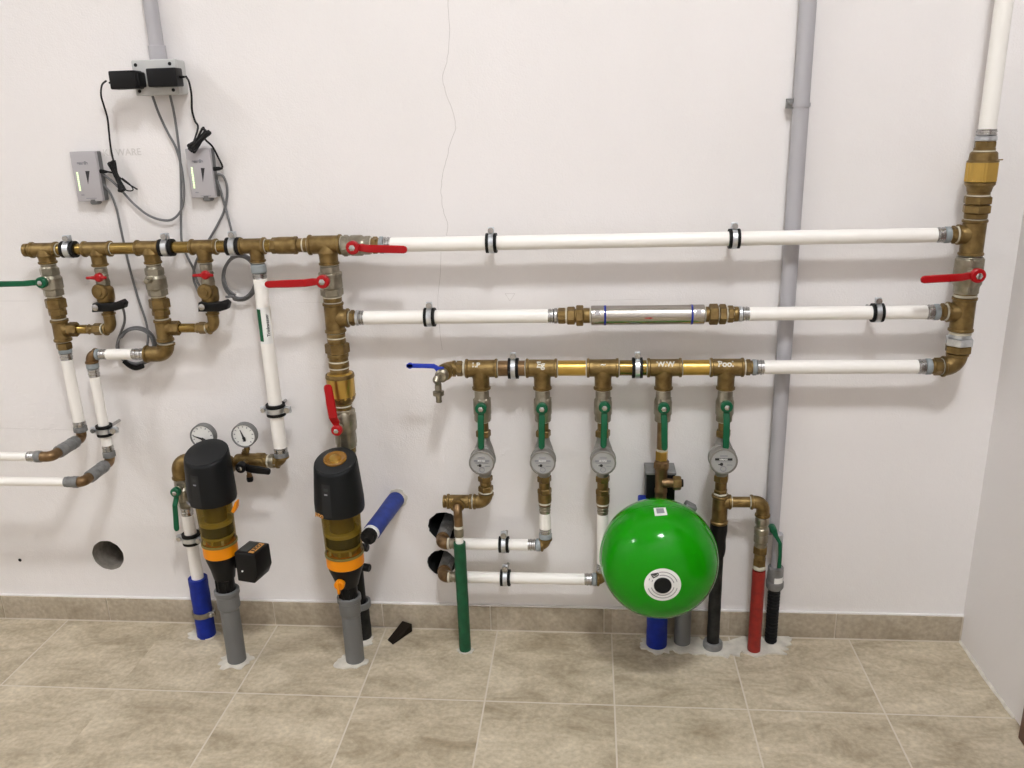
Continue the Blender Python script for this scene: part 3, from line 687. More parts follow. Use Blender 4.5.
def gauge(px, py, ang, label, d0=.083, d1=.105):
    P = at(px, py, d1); k = 1/ppm(P); t = thing('pressure_gauge', P, label, 'gauge', 'pressure gauges behind the first filter'); ax = Vector((0,-1,0))
    mb = MB(); mb.rev(P-ax*(d1-d0), ax, [(0, 10.5*k), (.004, 12.6*k), (d1-d0, 12.6*k), (d1-d0+.001, 11.8*k), (d1-d0-.003, 11.2*k), (d1-d0-.003, 1*k)], 40); build('case', mb, 'greypl', t)
    mb = MB(); mb.rev(P-ax*.0028, ax, [(0, 11.2*k), (.0006, 11.2*k)], 40); f = build('dial', mb, 'glassd', t)
    mb = MB()
    for i in range(11):
        a = math.radians(225-27*i); u = Vector((math.cos(a), 0, math.sin(a))); s = Vector((-u.z, 0, u.x))
        for r0, r1, w in ((8.6, 10.2, .35 if i % 2 else .55),):
            mb.prism([P+ax*(-.002)+u*r0*k-s*w*k, P+ax*(-.002)+u*r1*k-s*w*k, P+ax*(-.002)+u*r1*k+s*w*k, P+ax*(-.002)+u*r0*k+s*w*k], ax*.0004)
    mb.prism([P+Vector((x*k, .0020, z*k)) for x, z in ((-1.4,-6.6),(1.4,-6.6),(1.4,-5),(-1.4,-5))], ax*.0004)
    build('scale_marks', mb, 'grayink', f)
    a = math.radians(ang); u = Vector((math.cos(a), 0, math.sin(a))); s = Vector((-u.z, 0, u.x)); c = P-Vector((0,0,2.5*k))
    mb = MB(); mb.prism([c-u*3*k-s*1.2*k-ax*.001, c+u*3*k-s*.9*k-ax*.001, c+u*9.5*k-s*.25*k-ax*.001, c+u*9.5*k+s*.25*k-ax*.001, c+u*3*k+s*.9*k-ax*.001, c-u*3*k+s*1.2*k-ax*.001], ax*.0008)
    mb.rev(c-ax*.001, ax, [(0,1.6*k),(.0015,1.5*k)], 14); build('needle', mb, 'ink', f)
    mb = MB(); mb.rev(P-ax*(d1-d0)*.5-Vector((0,0,12*k)), Vector((0,0,-1)), [(0,3*k),(5*k,3*k),(5*k,2.2*k),(7*k,2.2*k)], 8); build('socket', mb, 'bronze', t)
gauge(202, 437, 160, 'round pressure gauge half hidden by the first filter head, the left of two')
gauge(243.3, 436, 108, 'round pressure gauge above the brass block, the right of two')
# supply column at the left of the first filter
CL = VRun(at(182, 480, .06).x, .06); HL = HRun(at(182, 461.5, .06).z, .06)
elbow(CL, 478, HL, 195, 8.2, 'brass elbow left of the first filter head', tA=False, bend=1.1)
tube(HL, 195, 215, 6.5, 'short brass pipe hidden behind the first filter head', 'bronze')
t = thing('ball_valve', CL.P(492), 'grey ball valve with green lever hanging down, left of the first filter', 'valve')
sect(t, CL, [(478.5, 6.4), (481, 7.4), (486, 7.2), (488, 8.6), (498, 8.6), (500, 7.2), (505, 6.8)], 'body', 'nickel')
sect(t, CL, (480, 486, 8.2), 'hex_end', 'nickel', hexn=1); sect(t, CL, (499, 505, 8.2), 'hex_end', 'nickel', hexn=1)
Pv = at(176, 492, .10); stem(t, Pv, .035, .006); lever(t, Pv, at(178.5, 529, .10), .025, .013, .014, 'green', off=.01)
press(CL, 505, 514.5, 6.6, 'press fitting under the green-levered valve, left of the first filter', 'nickel', frac=.2)
white(CL, 514.5, 579, 5.9, 'upright white pipe rising out of the thick blue sleeve')
clamp(CL, 538, 6.2, 11, 'clamp on the white pipe above the thick blue sleeve', 'clamps on the upright white pipes', ears=((-1,0,0),(1,-.3,0)))
def sleeve(run, ptop, r, mt, label, name='pipe_sleeve', rough=0.0, seed=0):
    zt = run.P(ptop).z; R = r/ppm(Vector((run.x, -run.d, zt/2))); rnd = random.Random(seed); mb = MB(); prof = []
    n = 14
    for i in range(n+1): prof.append((-.004+(zt+.004)*i/n, R*(1+rnd.uniform(-rough, rough))))
    prof += [(zt, R*.72)]
    mb.rev(Vector((run.x, -run.d, 0)), Vector((0,0,1)), prof, 26); o = build(name, mb, mt); return tag(o, label, 'pipe sleeve')
o = sleeve(CL, 577.5, 9.2, 'sleeveb', 'thick blue sleeve on the floor with a steel band near its foot', rough=.025)
c = Vector((CL.x, -CL.d, Zat(612, CL.x, CL.d))); k = 1/ppm(c)
mb = MB(); mb.rev(c-Vector((0,0,.007)), Vector((0,0,1)), [(0,9.0*k),(0,10.4*k),(.003,10.8*k),(.011,10.8*k),(.014,10.4*k),(.014,9.0*k)], 30, closed=True); tb = build('hose_band', mb, 'nickel'); tag(tb, 'grey band clamped round the thick blue sleeve', 'clamp')
mb = MB(); mb.box(c+Vector((10.5*k,-.008,.002)), .016,.012,.014); mb.rev(c+Vector((10.5*k,-.014,.002)), Vector((.5,-1,0)), [(0,.006),(.006,.006)], 10); build('band_screw', mb, 'steel', tb, bevel=.001)

# ---------------------------------------------------------------- filters
def loft(mb, secs, n=36):
    idx = [mb.ring(c, Vector((1,0,0)), Vector((0,1,tilt)), rx, n, ry) for c, rx, ry, tilt in secs]
    for i, j in zip(idx, idx[1:]): mb.skin(i, j, n)
    mb.cap(idx[0], n, True); mb.cap(idx[-1], n)
def filt(V, top, hb, b0, b1, r1, c1, nk, so0, so1, label, kind, rr):
    """V run; pixel heights of axis points"""
    t = thing('water_filter', Vector((V.x, -V.d, V.P(so0).z)), label, 'water filter', 'backwash filters')
    rh, rhb, rbo, rring, rneck, rsoc = rr; z = lambda p: V.P(p).z; k = 1/ppm(V.P(b0)); c = lambda p: Vector((V.x, -V.d, z(p)))
    hd = MB(); zt, zb = z(top), z(hb); h = zt-zb; T = math.tan(math.radians(17))
    cc = lambda q: Vector((V.x, -V.d, zb+h*q))
    loft(hd, [(cc(-.015), rhb*k*.90, rhb*k*.90, 0), (cc(.0), rhb*k*.97, rhb*k*.97, 0), (cc(.05), rhb*k, rhb*k, T*.05), (cc(.25), rhb*k, rhb*k*1.0, T*.25), (cc(.6), (rhb*.5+rh*.5)*k, (rhb*.5+rh*.5)*k, T*.6),
               (cc(.93), rh*k, rh*k, T*.93), (cc(.985), rh*k*.975, rh*k*.975, T), (cc(1.0), rh*k*.93, rh*k*.93, T)], 48)
    H_ = build('head', hd, 'head', t, ang=40)
    lid = MB(); nrm = Vector((0,-T,1)).normalized(); pt = cc(1.0)
    loft(lid, [(pt-Vector((0,0,.002)), rh*k*.92, rh*k*.92, T), (pt+Vector((0,0,.0015)), rh*k*.92, rh*k*.92, T), (pt+Vector((0,0,.004)), rh*k*.80, rh*k*.80, T), (pt+Vector((0,0,.0055)), rh*k*.4, rh*k*.4, T)], 48)
    build('lid', lid, 'headtop', H_)
    if kind == 2:
        m2 = MB(); base = pt+Vector((.0,0,.004)); a, b = Vector((1,0,0)), Vector((0,1,T))
        m2.rev(base, nrm, [(0,.0275),(.004,.0275),(.006,.024),(.003,.018),(.0035,.004)], 32); am = build('amber_window', m2, 'amber', H_)
        m2 = MB(); m2.rev(base+nrm*.003, nrm, [(0,.014),(.004,.012),(.006,.006)], 20); build('indicator', m2, 'brassy', am)
    # front display strip
    m3 = MB(); R = rhb*k
    def onhead(a, q, off=.0006):
        rad = R if q < .25 else R+(rh*k-R)*min(1,(q-.25)/.68); s = rad*(-math.cos(a))*T*q
        return Vector((V.x+(rad+off)*math.sin(a), -V.d-(rad+off)*math.cos(a), zb+h*q+s))
    n = 6
    for q0, q1, a0, a1, nm, mt in ((.06, .80, -.42, -.02, 'display_strip', 'headtop'), (.66, .72, -.32, -.12, 'display', 'screen'), (.57,.60,-.29,-.15,'display','grayink')):
        m3 = MB()
        for i in range(n+1):
            a = a0+(a1-a0)*i/n
            for j in range(5): m3.v.append(onhead(a, q0+(q1-q0)*j/4, .0012 if nm == 'display_strip' else .0018))
        for i in range(n):
            for j in range(4): b_ = i*5+j; m3.f.append((b_, b_+5, b_+6, b_+1)); m3.mi.append(0)
        build(nm, m3, mt, H_)
    if kind == 2: lettering('lettering', 'JUDO', .012, onhead(-.62, .07, .002), Vector((math.cos(.62), math.sin(-.62), 0)), (0,0,1), 'orlab', H_, .0003)
    else: lettering('lettering', 'JUDO', .010, onhead(-.80, .07, .002), Vector((math.cos(.8), -math.sin(.8), 0)), (0,0,1), 'grayink', H_, .0002)
    # transparent bowl and what shows inside it
    bw = MB(); rv(bw, V, [(hb, rbo), (b1, rbo*.93)], 40); bw.f = bw.f[:-2]; bw.mi = bw.mi[:-2]; bo = build('bowl', bw, 'bowl', t)
    P = lambda u: hb+(b1-hb)*u
    m4 = MB(); rv(m4, V, [(P(-.02), rbo*.62), (P(.50), rbo*.62)], 24); build('filter_insert', m4, 'grime', bo)
    m4 = MB(); rv(m4, V, [(P(.46), rbo*.90), (P(.50), rbo*.92), (P(.54), rbo*.90)], 36); build('pale_ring', m4, 'bowlin', bo)
    m4 = MB(); rv(m4, V, [(P(.55), rbo*.86), (P(.78), rbo*.86)], 36); build('black_piston', m4, 'rubber', bo)
    m4 = MB(); rv(m4, V, [(P(.80), rbo*.84), (P(.84), rbo*.86), (P(.86), rbo*.8), (P(1.0), rbo*.6)], 36); build('pale_ring', m4, 'bowlin', bo)
    for a in (-.7, 0, .65):
        m4 = MB(); m4.box(Vector((V.x+rbo*k*.86*math.sin(a), -V.d-rbo*k*.86*math.cos(a), V.P(P(.90)).z)), .006, .004, .010, Matrix.Rotation(a, 3, 'Z')); build('port', m4, 'label' if a else 'bowlin', bo)
    for u in (.0, .985):
        m4 = MB(); m4.rev(V.P(P(u)), V.ax, [(-.002, rbo*k*.9), (-.002, rbo*k*1.008), (.003, rbo*k*1.008), (.003, rbo*k*.9)], 36, closed=True); build('bowl_rim', m4, 'grime', bo)
    m5 = MB(); rv(m5, V, [(b1, rring*.95), (b1+.6, rring), (r1-.8, rring), (r1, rring*.94)], 40); og = build('orange_ring', m5, 'orange', t)
    m5 = MB(); q = rring/16.5
    rv(m5, V, [(r1, rring*.93), (r1+3, rring*.92), (r1+(c1-r1)*.6, rring*.72), (c1, rneck), (c1+.8, rneck*.86), (nk, rneck*.86)], 36); fn = build('drain_funnel', m5, 'black', t)
    for a in (-.9, -.3, .3, .9):
        m6 = MB(); zc = V.P((c1+nk)/2).z; m6.box(Vector((V.x+rneck*k*.9*math.sin(a), -V.d-rneck*k*.9*math.cos(a), zc)), .0035, .006, abs(V.P(nk).z-V.P(c1).z)*.9, Matrix.Rotation(a, 3, 'Z')); build('rib', m6, 'black', fn, bevel=.0006)
    # flange back to the column behind
    m7 = MB(); zf = zb+h*.42; m7.rev(Vector((V.x, -.068, zf)), Vector((0,-1,0)), [(0,.026),(V.d-.068-rhb*k+.022,.026)], 28); build('flange', m7, 'bronze', t)
    return t, k, fn, og
V1 = VRun(-.900, .166); V2 = VRun(-.5955, .152)
f1, k1, fn1, og1 = filt(V1, 452.5, 499.5, 499.5, 541.5, 553.5, 577, 590, 588.5, 606, 'filter with plain charcoal head and a black motor box on its right', 1, (21.8, 23.4, 17.8, 16.8, 10.2, 11.5))
f2, k2, fn2, og2 = filt(V2, 461, 509.5, 509.5, 552, 563.5, 584, 597, 595, 612, 'filter whose charcoal head has an amber window, under the red-handled column', 2, (21.6, 24.6, 19.6, 18.6, 10.6, 11.0))
# orange clip of the first filter, orange knob of the second
mb = MB(); P = at(236, 504, .175); mb.prism([P+Vector((x,0,z)) for x, z in ((-.007,-.012),(.006,.013),(.010,.012),(.007,-.004),(.0,-.016))], (0,-.018,0)); build('clip', mb, 'orange', f1, bevel=.001)
P = Vector((V2.x-.006, -V2.d-.043, Zat(585, V2.x, V2.d+.043)))
mb = MB(); ax = Vector((0,-1,.0)); mb.rev(P+Vector((0,.02,0)), ax, [(0,.010),(.018,.0125),(.024,.0125),(.026,.010)], 24); kn = build('knob', mb, 'orange', f2)
mb = MB(); mb.box(P+Vector((0,-.010,-.003)), .006, .009, .030); build('knob_grip', mb, 'orange', kn, bevel=.0015)
# motor box
R_ = Matrix.Rotation(math.radians(-13), 3, 'Z'); cB = at(257, 560, .175)
bx = MB(); w, dp, hh = .060, .062, .078
c0 = at(246.8, 566, .20)
def Rb(x, y, z): return c0+R_@Vector((x, y, z))
out = [(-w/2,-.044),(w/2-.012,-.044),(w/2,-.018),(w/2-.001,.035),(-w/2+.002,.035),(-w/2,.031)]
bx.prism([Rb(x, -.003-dp*0, z) for x, z in out], R_@Vector((0, dp, 0)))
t = thing('motor_box', c0+Vector((0,0,-.035)), 'black box with orange strip and small screen, fixed to the right of the first filter', 'control box')
hb_ = build('housing', bx, 'black', t, bevel=.0035)
mb = MB(); mb.prism([Rb(x, y, .0345) for x, y in ((-.021,.006),(.002,.006),(.002,.050),(-.021,.050))], (0,0,.0012)); build('screen', mb, 'screen', t)
mb = MB(); mb.prism([Rb(x, y, .0345) for x, y in ((.006,.004),(.020,.004),(.020,.052),(.006,.052))], (0,0,.0012)); ol = build('orange_strip', mb, 'orlab', t)
lettering('lettering', 'JUDO', .0135, Rb(.013, .028, .0360), R_@Vector((0,1,0)), R_@Vector((-1,0,0)), 'ink', ol, .0002)
mb = MB(); mb.rev(Rb(-.012,-.002,-.014), R_@Vector((0,-1,0)), [(0,.0025),(.003,.002)], 12); build('pilot_light', mb, 'label', t)
mb = MB(); mb.box(Rb(-w/2-.012, .035, -.010), .03, .03, .03, R_); build('bracket', mb, 'black', t, bevel=.002)
# grey drain pipes
for V, a, b, rs, rpipe, lab in ((V1, 588.5, 606, 11.3, 9.4, 'grey drain pipe standing under the first filter, beside the motor box'), (V2, 595, 612, 11.0, 9.4, 'grey drain pipe standing under the filter with the orange knob')):
    t = thing('drain_pipe', (V.x, -V.d, 0), lab, 'pipe', 'grey drain pipes under the filters'); k = 1/ppm(V.P(a)); zt, zs = V.P(a).z, V.P(b).z; O = Vector((V.x, -V.d, 0)); Z = Vector((0,0,1))
    mb = MB(); mb.rev(O, Z, [(-.003, rpipe*k), (zs, rpipe*k)], 30); build('pipe', mb, 'pvc', t)
    mb = MB(); mb.rev(O, Z, [(zs-.006, rpipe*k), (zs, rs*k*.98), (zt-.016, rs*k*.98), (zt-.013, rs*k*1.09), (zt-.002, rs*k*1.09), (zt, rs*k*1.0), (zt, rs*k*.88), (zs, rs*k*.88)], 34); build('socket', mb, 'pvc', t)

# ================================================================ RED-HANDLED COLUMN
R6 = VRun(CR6.x, dM)
t = thing('ball_valve', R6.P(284), 'grey ball valve in the upright column, red lever pointing left', 'valve', 'large ball valves with red levers')
sect(t, R6, [(266, 9.6), (272, 9.6), (274, 11.2), (287, 11.4), (289, 10), (296, 9.8)], 'body', 'nickel')
sect(t, R6, (271.5, 277, 11.6), 'hex_end', 'nickel', hexn=1); sect(t, R6, (288, 295.5, 11.4), 'hex_end', 'nickel', hexn=1)
Pv = at(323, 281.5, .118); stem(t, Pv, .035, .007); lever(t, Pv, at(267, 283.5, .118), .030, .017, .016, 'red', off=.012)
H2 = HRun(at(640, 315, dM).z, dM)
union(R6, [('t',296,297.3,9.4,'tape'), ('c',297.3,301.5,9.2)], 'short brass nipple under the red-levered column valve', name='brass_nipple')
tee(R6, 302.5, 332, 9.6, H2, 349, 8.6, 'brass tee where the middle white run leaves the red-handled column', te=False)
union(R6, [('c',333,338,9.2), ('t',336.5,338,9.3,'tape'), ('c',338,344,9.2), ('h',343,353,12.2), ('c',353,357,10.6)], 'brass union in the column below the middle tee', name='brass_union')
union(R6, [('c',357,360.5,9.8), ('t',360,361.5,10,'tape'), ('c',361.5,367,10.2), ('t',366.5,368,10,'tape'), ('c',368,373,9.6)], 'stack of brass nipples with white thread tape above the bright column coupling', name='brass_nipple')
t = thing('column_coupling', R6.P(386), 'thick bright brass check valve beside the upright red lever', 'pipe fitting')
sect(t, R6, [(372, 11), (374, 13.6), (377, 14.2), (396, 14.0), (399, 12.4), (402.5, 10)], 'body', 'brassy', n=12)
sect(t, R6, [(373.5, 13.9), (375.5, 14.5), (377, 14.5)], 'rim', 'bronze'); sect(t, R6, [(395, 14.0), (399, 12.8), (402, 10.6)], 'foot', 'bronze')
union(R6, [('c',402.5,405.5,9.2), ('t',404,405.5,9.4,'tape'), ('c',405.5,409.5,9.0)], 'small brass nipple between the bright coupling and the lowest column valve', name='brass_nipple')
t = thing('ball_valve', R6.P(424), 'grey ball valve above the second filter, red lever standing upright', 'valve', 'large ball valves with red levers')
sect(t, R6, [(408.5, 9.4), (411, 10.6), (414, 12.2), (428, 12.2), (431, 10.4), (446, 10.0)], 'body', 'nickel')
sect(t, R6, (408.5, 414.5, 11.6), 'hex_end', 'nickel', hexn=1); sect(t, R6, (433, 444, 10.6), 'hex_end', 'nickel', hexn=1)
Pv = at(337, 430, .118); stem(t, Pv, .035, .008); lever(t, Pv, at(329, 383, .118), .026, .021, .020, 'red', off=.012)
union(R6, [('t',445.5,447,9,'tape'), ('c',447,452,9), ('c',452,500,8.4)], 'brass pipe leading down behind the head of the second filter', name='brass_pipe')
# black pipe behind the second filter
VB = VRun(-.600, .053)
t = thing('black_pipe', (VB.x, -VB.d, 0), 'black plastic pipe with two capped stubs, behind the second filter', 'pipe'); kb = 1/ppm(VB.P(600)); zt = VB.P(534).z
O = Vector((VB.x, -VB.d, 0)); Z = Vector((0,0,1))
mb = MB(); mb.rev(O, Z, [(0,6*kb),(zt,6*kb)], 20); build('pipe', mb, 'black', t)
mb = MB(); mb.rev(O, Z, [(-.002,8.4*kb),(.03,8.6*kb),(.06,8.2*kb),(VB.P(605).z,8.4*kb)], 24); build('foot_wrap', mb, 'sleevek', t)
mb = MB(); mb.rev(VB.P(606), Z, [(0,8*kb),(0,10.4*kb),(.016,10.4*kb),(.016,8*kb)], 28, closed=True); build('band', mb, 'greypl', t)
for py in (546, 566):
    q = Vector((VB.x, -VB.d, Zat(py, VB.x, VB.d))); mb = MB(); ax = Vector((1,-.25,0)); mb.rev(q, ax, [(0,3*kb),(.020,3*kb),(.021,4.0*kb),(.036,4.0*kb),(.038,3.2*kb)], 16); build('capped_stub', mb, 'black', t)

# ================================================================ MIDDLE RUN WITH THE STAINLESS CARTRIDGE
nipple(H2, 349.5, 356, 8.0, 'brass nipple at the left start of the middle white run')
press(H2, 356, 364.5, 7.8, 'press fitting at the left start of the middle white run', 'zinc')
white(H2, 364.5, 548, 6.8, 'middle white run left of the stainless cylinder')
clamp(H2, 430, 6.9, 11, 'clamp on the middle white run left of the stainless cylinder', 'clamps on the middle white runs')
press(H2, 557.5, 548, 7.8, 'press fitting at the left of the stainless cylinder', 'steel')
g = 'unions on both ends of the stainless cylinder'
union(H2, [('h',558,565.5,8.0), ('t',565.5,567,7.6,'tape'), ('h',567,575,9.0), ('h',576,583.5,10.4), ('c',583.5,590,7.6), ('t',589.5,591,7.6,'tape')], 'brass union screwed to the left end of the stainless cylinder', group=g)
t = thing('treatment_cylinder', H2.P(647), 'polished stainless steel cylinder with two blue rings in the middle run', 'cylinder')
sect(t, H2, [(591, 9.3), (591.6, 9.9), (605, 9.9), (606, 9.7), (690, 9.7), (691, 9.9), (703.6, 9.9), (704.2, 9.3)], 'body', 'inox', n=48)
for px in (604, 690.5): sect(t, H2, [(px, 9.7), (px, 10.05), (px+2, 10.05), (px+2, 9.7)], 'blue_ring', 'sleeveb')
P = H2.P(648); k = 1/ppm(P); mb = MB(); q = P+Vector((0,-9.8*k,-1*k)); mb.prism([q+Vector((x*k,0,z*k)) for x, z in ((-3.5,.35),(1,.35),(1,1.1),(4,0),(1,-1.1),(1,-.35),(-3.5,-.35))], (0,-.0004,0)); build('flow_arrow', mb, 'red', t)
for px in (597.5, 697.5):
    P = H2.P(px); mb = MB(); q = P+Vector((0,-9.6*k,4.8*k)); mb.box(q, 5*k, .003, 4.4*k, Matrix.Rotation(-.45, 3, 'X')); build('label', mb, 'unit', t)
union(H2, [('t',704,705.5,7.6,'tape'), ('c',705.5,709,7.8), ('h',709,718,10.6), ('h',719,726,10.2), ('c',726,727.5,7.6,'tape'), ('h',727.5,733.5,8.6), ('c',733.5,738,7.6)], 'brass union screwed to the right end of the stainless cylinder', group=g)
press(H2, 738, 749, 7.8, 'press fitting at the right of the stainless cylinder', 'zinc')
white(H2, 749, 926, 6.8, 'middle white run right of the stainless cylinder')
clamp(H2, 877, 6.9, 11, 'clamp on the middle white run near the riser', 'clamps on the middle white runs')
press(H2, 939, 926, 8.2, 'press fitting joining the middle white run to the riser', frac=.42)

# ================================================================ LOWER MANIFOLD
H3 = HRun(.745, dM)
MC = [VRun(x, dM) for x in (-.2545, -.1115, .0285, .1665, .3065)]
g = 'brass tees of the lower manifold'
marks = [None, ('Eg', -1, 9), ('~', 0, 8), ('W.W', 1, 7.5), ('Pool', -2, 8.5)]
marks[0] = ('1.P', -4, 7)
ws = ['first meter from the left', 'second meter from the left', 'third meter from the left', 'green expansion tank', 'rightmost meter']
for i, (a, b) in enumerate(((465.6, 497.6), (526, 557.2), (586.8, 618.6), (647.2, 681.6), (709.8, 743.6))):
    tee(H3, a, b, 8.8, MC[i], 389, 8.4, 'brass tee of the lower manifold feeding the '+ws[i], group=g, mark=marks[i])
tube(H3, 498.6, 524.9, 7.8, 'brass tube of the lower manifold holding its left clamp', 'brown')
clamp(H3, 513.5, 7.9, 10.5, 'clamp on the lower manifold, above between first and second meter', 'clamps on the lower manifold')
tube(H3, 558.3, 585.7, 7.8, 'shiny bare brass tube between second and third tee of the lower manifold', 'brassy')
tube(H3, 619.7, 646.1, 7.8, 'brass tube of the lower manifold holding its right clamp', 'brass')
clamp(H3, 637.3, 7.9, 10.5, 'clamp on the lower manifold, above between third meter and tank', 'clamps on the lower manifold')
tube(H3, 682.7, 708.7, 7.8, 'shiny bare brass tube between the two tees marked in white at right', 'brassy')
nipple(H3, 744.5, 752, 8.2, 'brass nipple right of the lower manifold')
press(H3, 752, 763.5, 8.2, 'press fitting at the right end of the lower manifold')
white(H3, 763.5, 917, 6.9, 'lower white run between manifold and riser')
press(H3, 931, 917, 8.2, 'press fitting joining the lower white run to the riser elbow', frac=.42)
nipple(H3, 464.5, 455, 7.8, 'brass nipple at the left end of the lower manifold')
# tap
t = thing('garden_tap', H3.P(448), 'tap with flat blue lever at the left end of the lower manifold', 'tap'); k = 1/ppm(H3.P(448))
J = H3.P(446.5); mb = MB(); mb.sweep(arc(H3.P(455), J, J+Vector((0,-.034,0)), 8.6*k), 7.6*k, 22)
mb.rev(H3.P(455.3), Vector((-1,0,0)), [(0,8.2*k),(2.4*k,8.2*k),(2.8*k,7.6*k)], 24); mb.rev(J+Vector((0,-.036,0)), Vector((0,1,0)), [(0,8.0*k),(.004,8.4*k),(.010,8.4*k),(.012,7.6*k)], 24); build('elbow_body', mb, 'bronze', t)
q = J+Vector((-.002,-.034,0)); mb = MB(); mb.rev(q, Vector((0,-1,0)), [(0,5.2*k),(.012,5.2*k),(.014,6.6*k),(.026,6.6*k),(.030,4.6*k)], 18); build('valve_body', mb, 'nickel', t)
q2 = q+Vector((0,-.030,0)); xe = at(438, 385, .115)
mb = MB(); mb.sweep(smooth([q+Vector((-.004,-.012,0)), q+Vector((-.010,-.040,-.004)), Vector((xe.x, -.115, xe.z+.006)), Vector((xe.x, -.115, xe.z-.014))], 5), 3.4*k, 14)
mb.rev(Vector((xe.x,-.115,Zat(391,xe.x,.115))), Vector((0,0,-1)), [(0,4.2*k),(.001,5.6*k),(4.2*k,5.6*k),(4.6*k,3*k),(10*k,2.8*k),(10.2*k,3.2*k),(11.6*k,3.0*k)], 16); build('spout', mb, 'nickel', t)
a = at(443, 371, .118); mb = MB(); 
pts = [at(444, 371.5, .118), at(439, 370.5, .122), at(434, 366.2, .126), at(424, 365.8, .128), at(410, 365.6, .128), at(406.5, 365.8, .128)]
idx = []; wd = [9, 8, 4.6, 4.2, 4.4, 3]
for p, w_ in zip(pts, wd):
    i = len(mb.v); h_ = w_*k/2
    for y, z in ((-.003,-h_),(.003,-h_),(.003,h_),(-.003,h_)): mb.v.append(p+Vector((0,y,z)))
    idx.append(i)
for i, j in zip(idx, idx[1:]): mb.skin(i, j, 4)
mb.cap(idx[0], 4, True); mb.cap(idx[-1], 4); build('lever', mb, 'blue', t, bevel=.0012)
mb = MB(); mb.rev(pts[-2], Vector((0,-1,0)), [(-.003,2.9*k),(.003,2.9*k)], 16); build('lever_tip', mb, 'blue', t)

# valves, meters
green_piv = [(481, 408.3), (542, 408.3), (604.6, 407), (663.8, 408), (726.6, 406.5)]; green_tip = [(481.6, 448), (541.8, 447.6), (603.4, 446.5), (664.3, 449), (725.4, 448)]
for i, V in enumerate(MC):
    t = thing('ball_valve', V.P(406), 'grey ball valve with green lever hanging down, above the '+ws[i], 'valve', 'green-levered valves of the lower manifold')
    sect(t, V, [(390, 6.8), (392, 7.4), (397, 7.4), (399, 8.2), (402, 9.0), (413, 9.0), (415, 8.0), (420.5, 7.8)], 'body', 'nickel')
    sect(t, V, (397.5, 402, 8.9), 'hex_end', 'nickel', hexn=1); sect(t, V, (414, 420.5, 8.4), 'hex_end', 'nickel', hexn=1)
    Pv = at(*green_piv[i], .112); T = at(*green_tip[i], .112); stem(t, Pv, .033, .006)
    lever(t, Pv, T, .027, .0145, .0145, 'green', off=.008, nm='lever')
    if i == 3: continue
    union(V, [('t',420.5,421.8,6.4,'tape'), ('c',421.8,430,5.4), ('h',430,436.5,7.6)], 'brass union just above the '+ws[i], group='brass unions above the meters')
    # meter
    px, py = [(483.2, 463), (543.6, 463), (603.0, 463), None, (723.6, 461.5)][i]; big = 1.08 if i == 4 else 1.0
    fd = .122; P = at(px, py, fd); P.x = V.x if i != 4 else P.x; k = 1/ppm(P)
    t = thing('water_meter', P, 'round grey water meter, '+['leftmost of the row','second from the left','third from the left',None,'rightmost, above the brass tee with black sleeve'][i], 'water meter', 'water meters')
    mb = MB(); a = V.P(436); b = Vector((V.x, -V.d-.006, P.z)); c = V.P(475)
    mb.sweep(smooth([a, a*.5+b*.5+Vector((0,.004,0)), b, c*.45+b*.55, c], 4), [q*k for q in [6.2,6.3,6.6,7.4,8.4,9.4,10.2,11,11.4,11.4,11.2,10.6,9.8,8.8,7.6,6.8,6.4][:17]], 22); build('body', mb, 'mbody', t)
    ax = Vector((0,-1,0)); r = 12.6*k*big
    mb = MB(); mb.rev(P-ax*.034, ax, [(0, r*.86), (.003, r*1.02), (.010, r*1.04), (.012, r*.98), (.030, r*.98), (.031, r*1.03), (.035, r*1.03), (.036, r*.97), (.036, r*.90), (.033, r*.89), (.033, .001)], 44); build('housing', mb, 'mbody', t)
    mb = MB(); mb.rev(P, ax, [(-.0015, r*.89), (.0, r*.89)], 40); dl = build('dial', mb, 'dial', t)
    mb = MB(); mb.box(P+Vector((0,-.0004,r*.17)), r*1.25, .001, r*.17); build('counter_window', mb, 'ink' if i == 4 else 'grayink', dl)
    lettering('digits', '00'+str([312,485,127,0,864][i])+'25', r*.17, P+Vector((-.02*r,-.0012,r*.17)), (1,0,0), (0,0,1), 'label', dl, .0001)
    mb = MB(); mb.box(P+Vector((.0,-.0004,r*.44)), r*.55, .0008, r*.07); mb.box(P+Vector((0,-.0004,-r*.02)), r*1.1, .0008, r*.03); build('print', mb, 'grayink', dl)
    mb = MB(); mb.rev(P+Vector((-r*.14,-.0002,-r*.22)), ax, [(0,r*.12),(.0008,r*.12)], 12); mb.box(P+Vector((-r*.26,-.0004,-r*.24)), r*.22, .0008, r*.06); build('pointer', mb, 'ink', dl)
    mb = MB(); mb.rev(P+Vector((.0,-.0002,-r*.58)), ax, [(0,r*.23),(.0006,r*.23),(.0006,r*.17),(0,r*.17)], 20, closed=True)
    mb.box(P+Vector((r*.45,-.0004,-r*.28)), r*.4, .0008, r*.05); build('print', mb, 'grayink', dl)

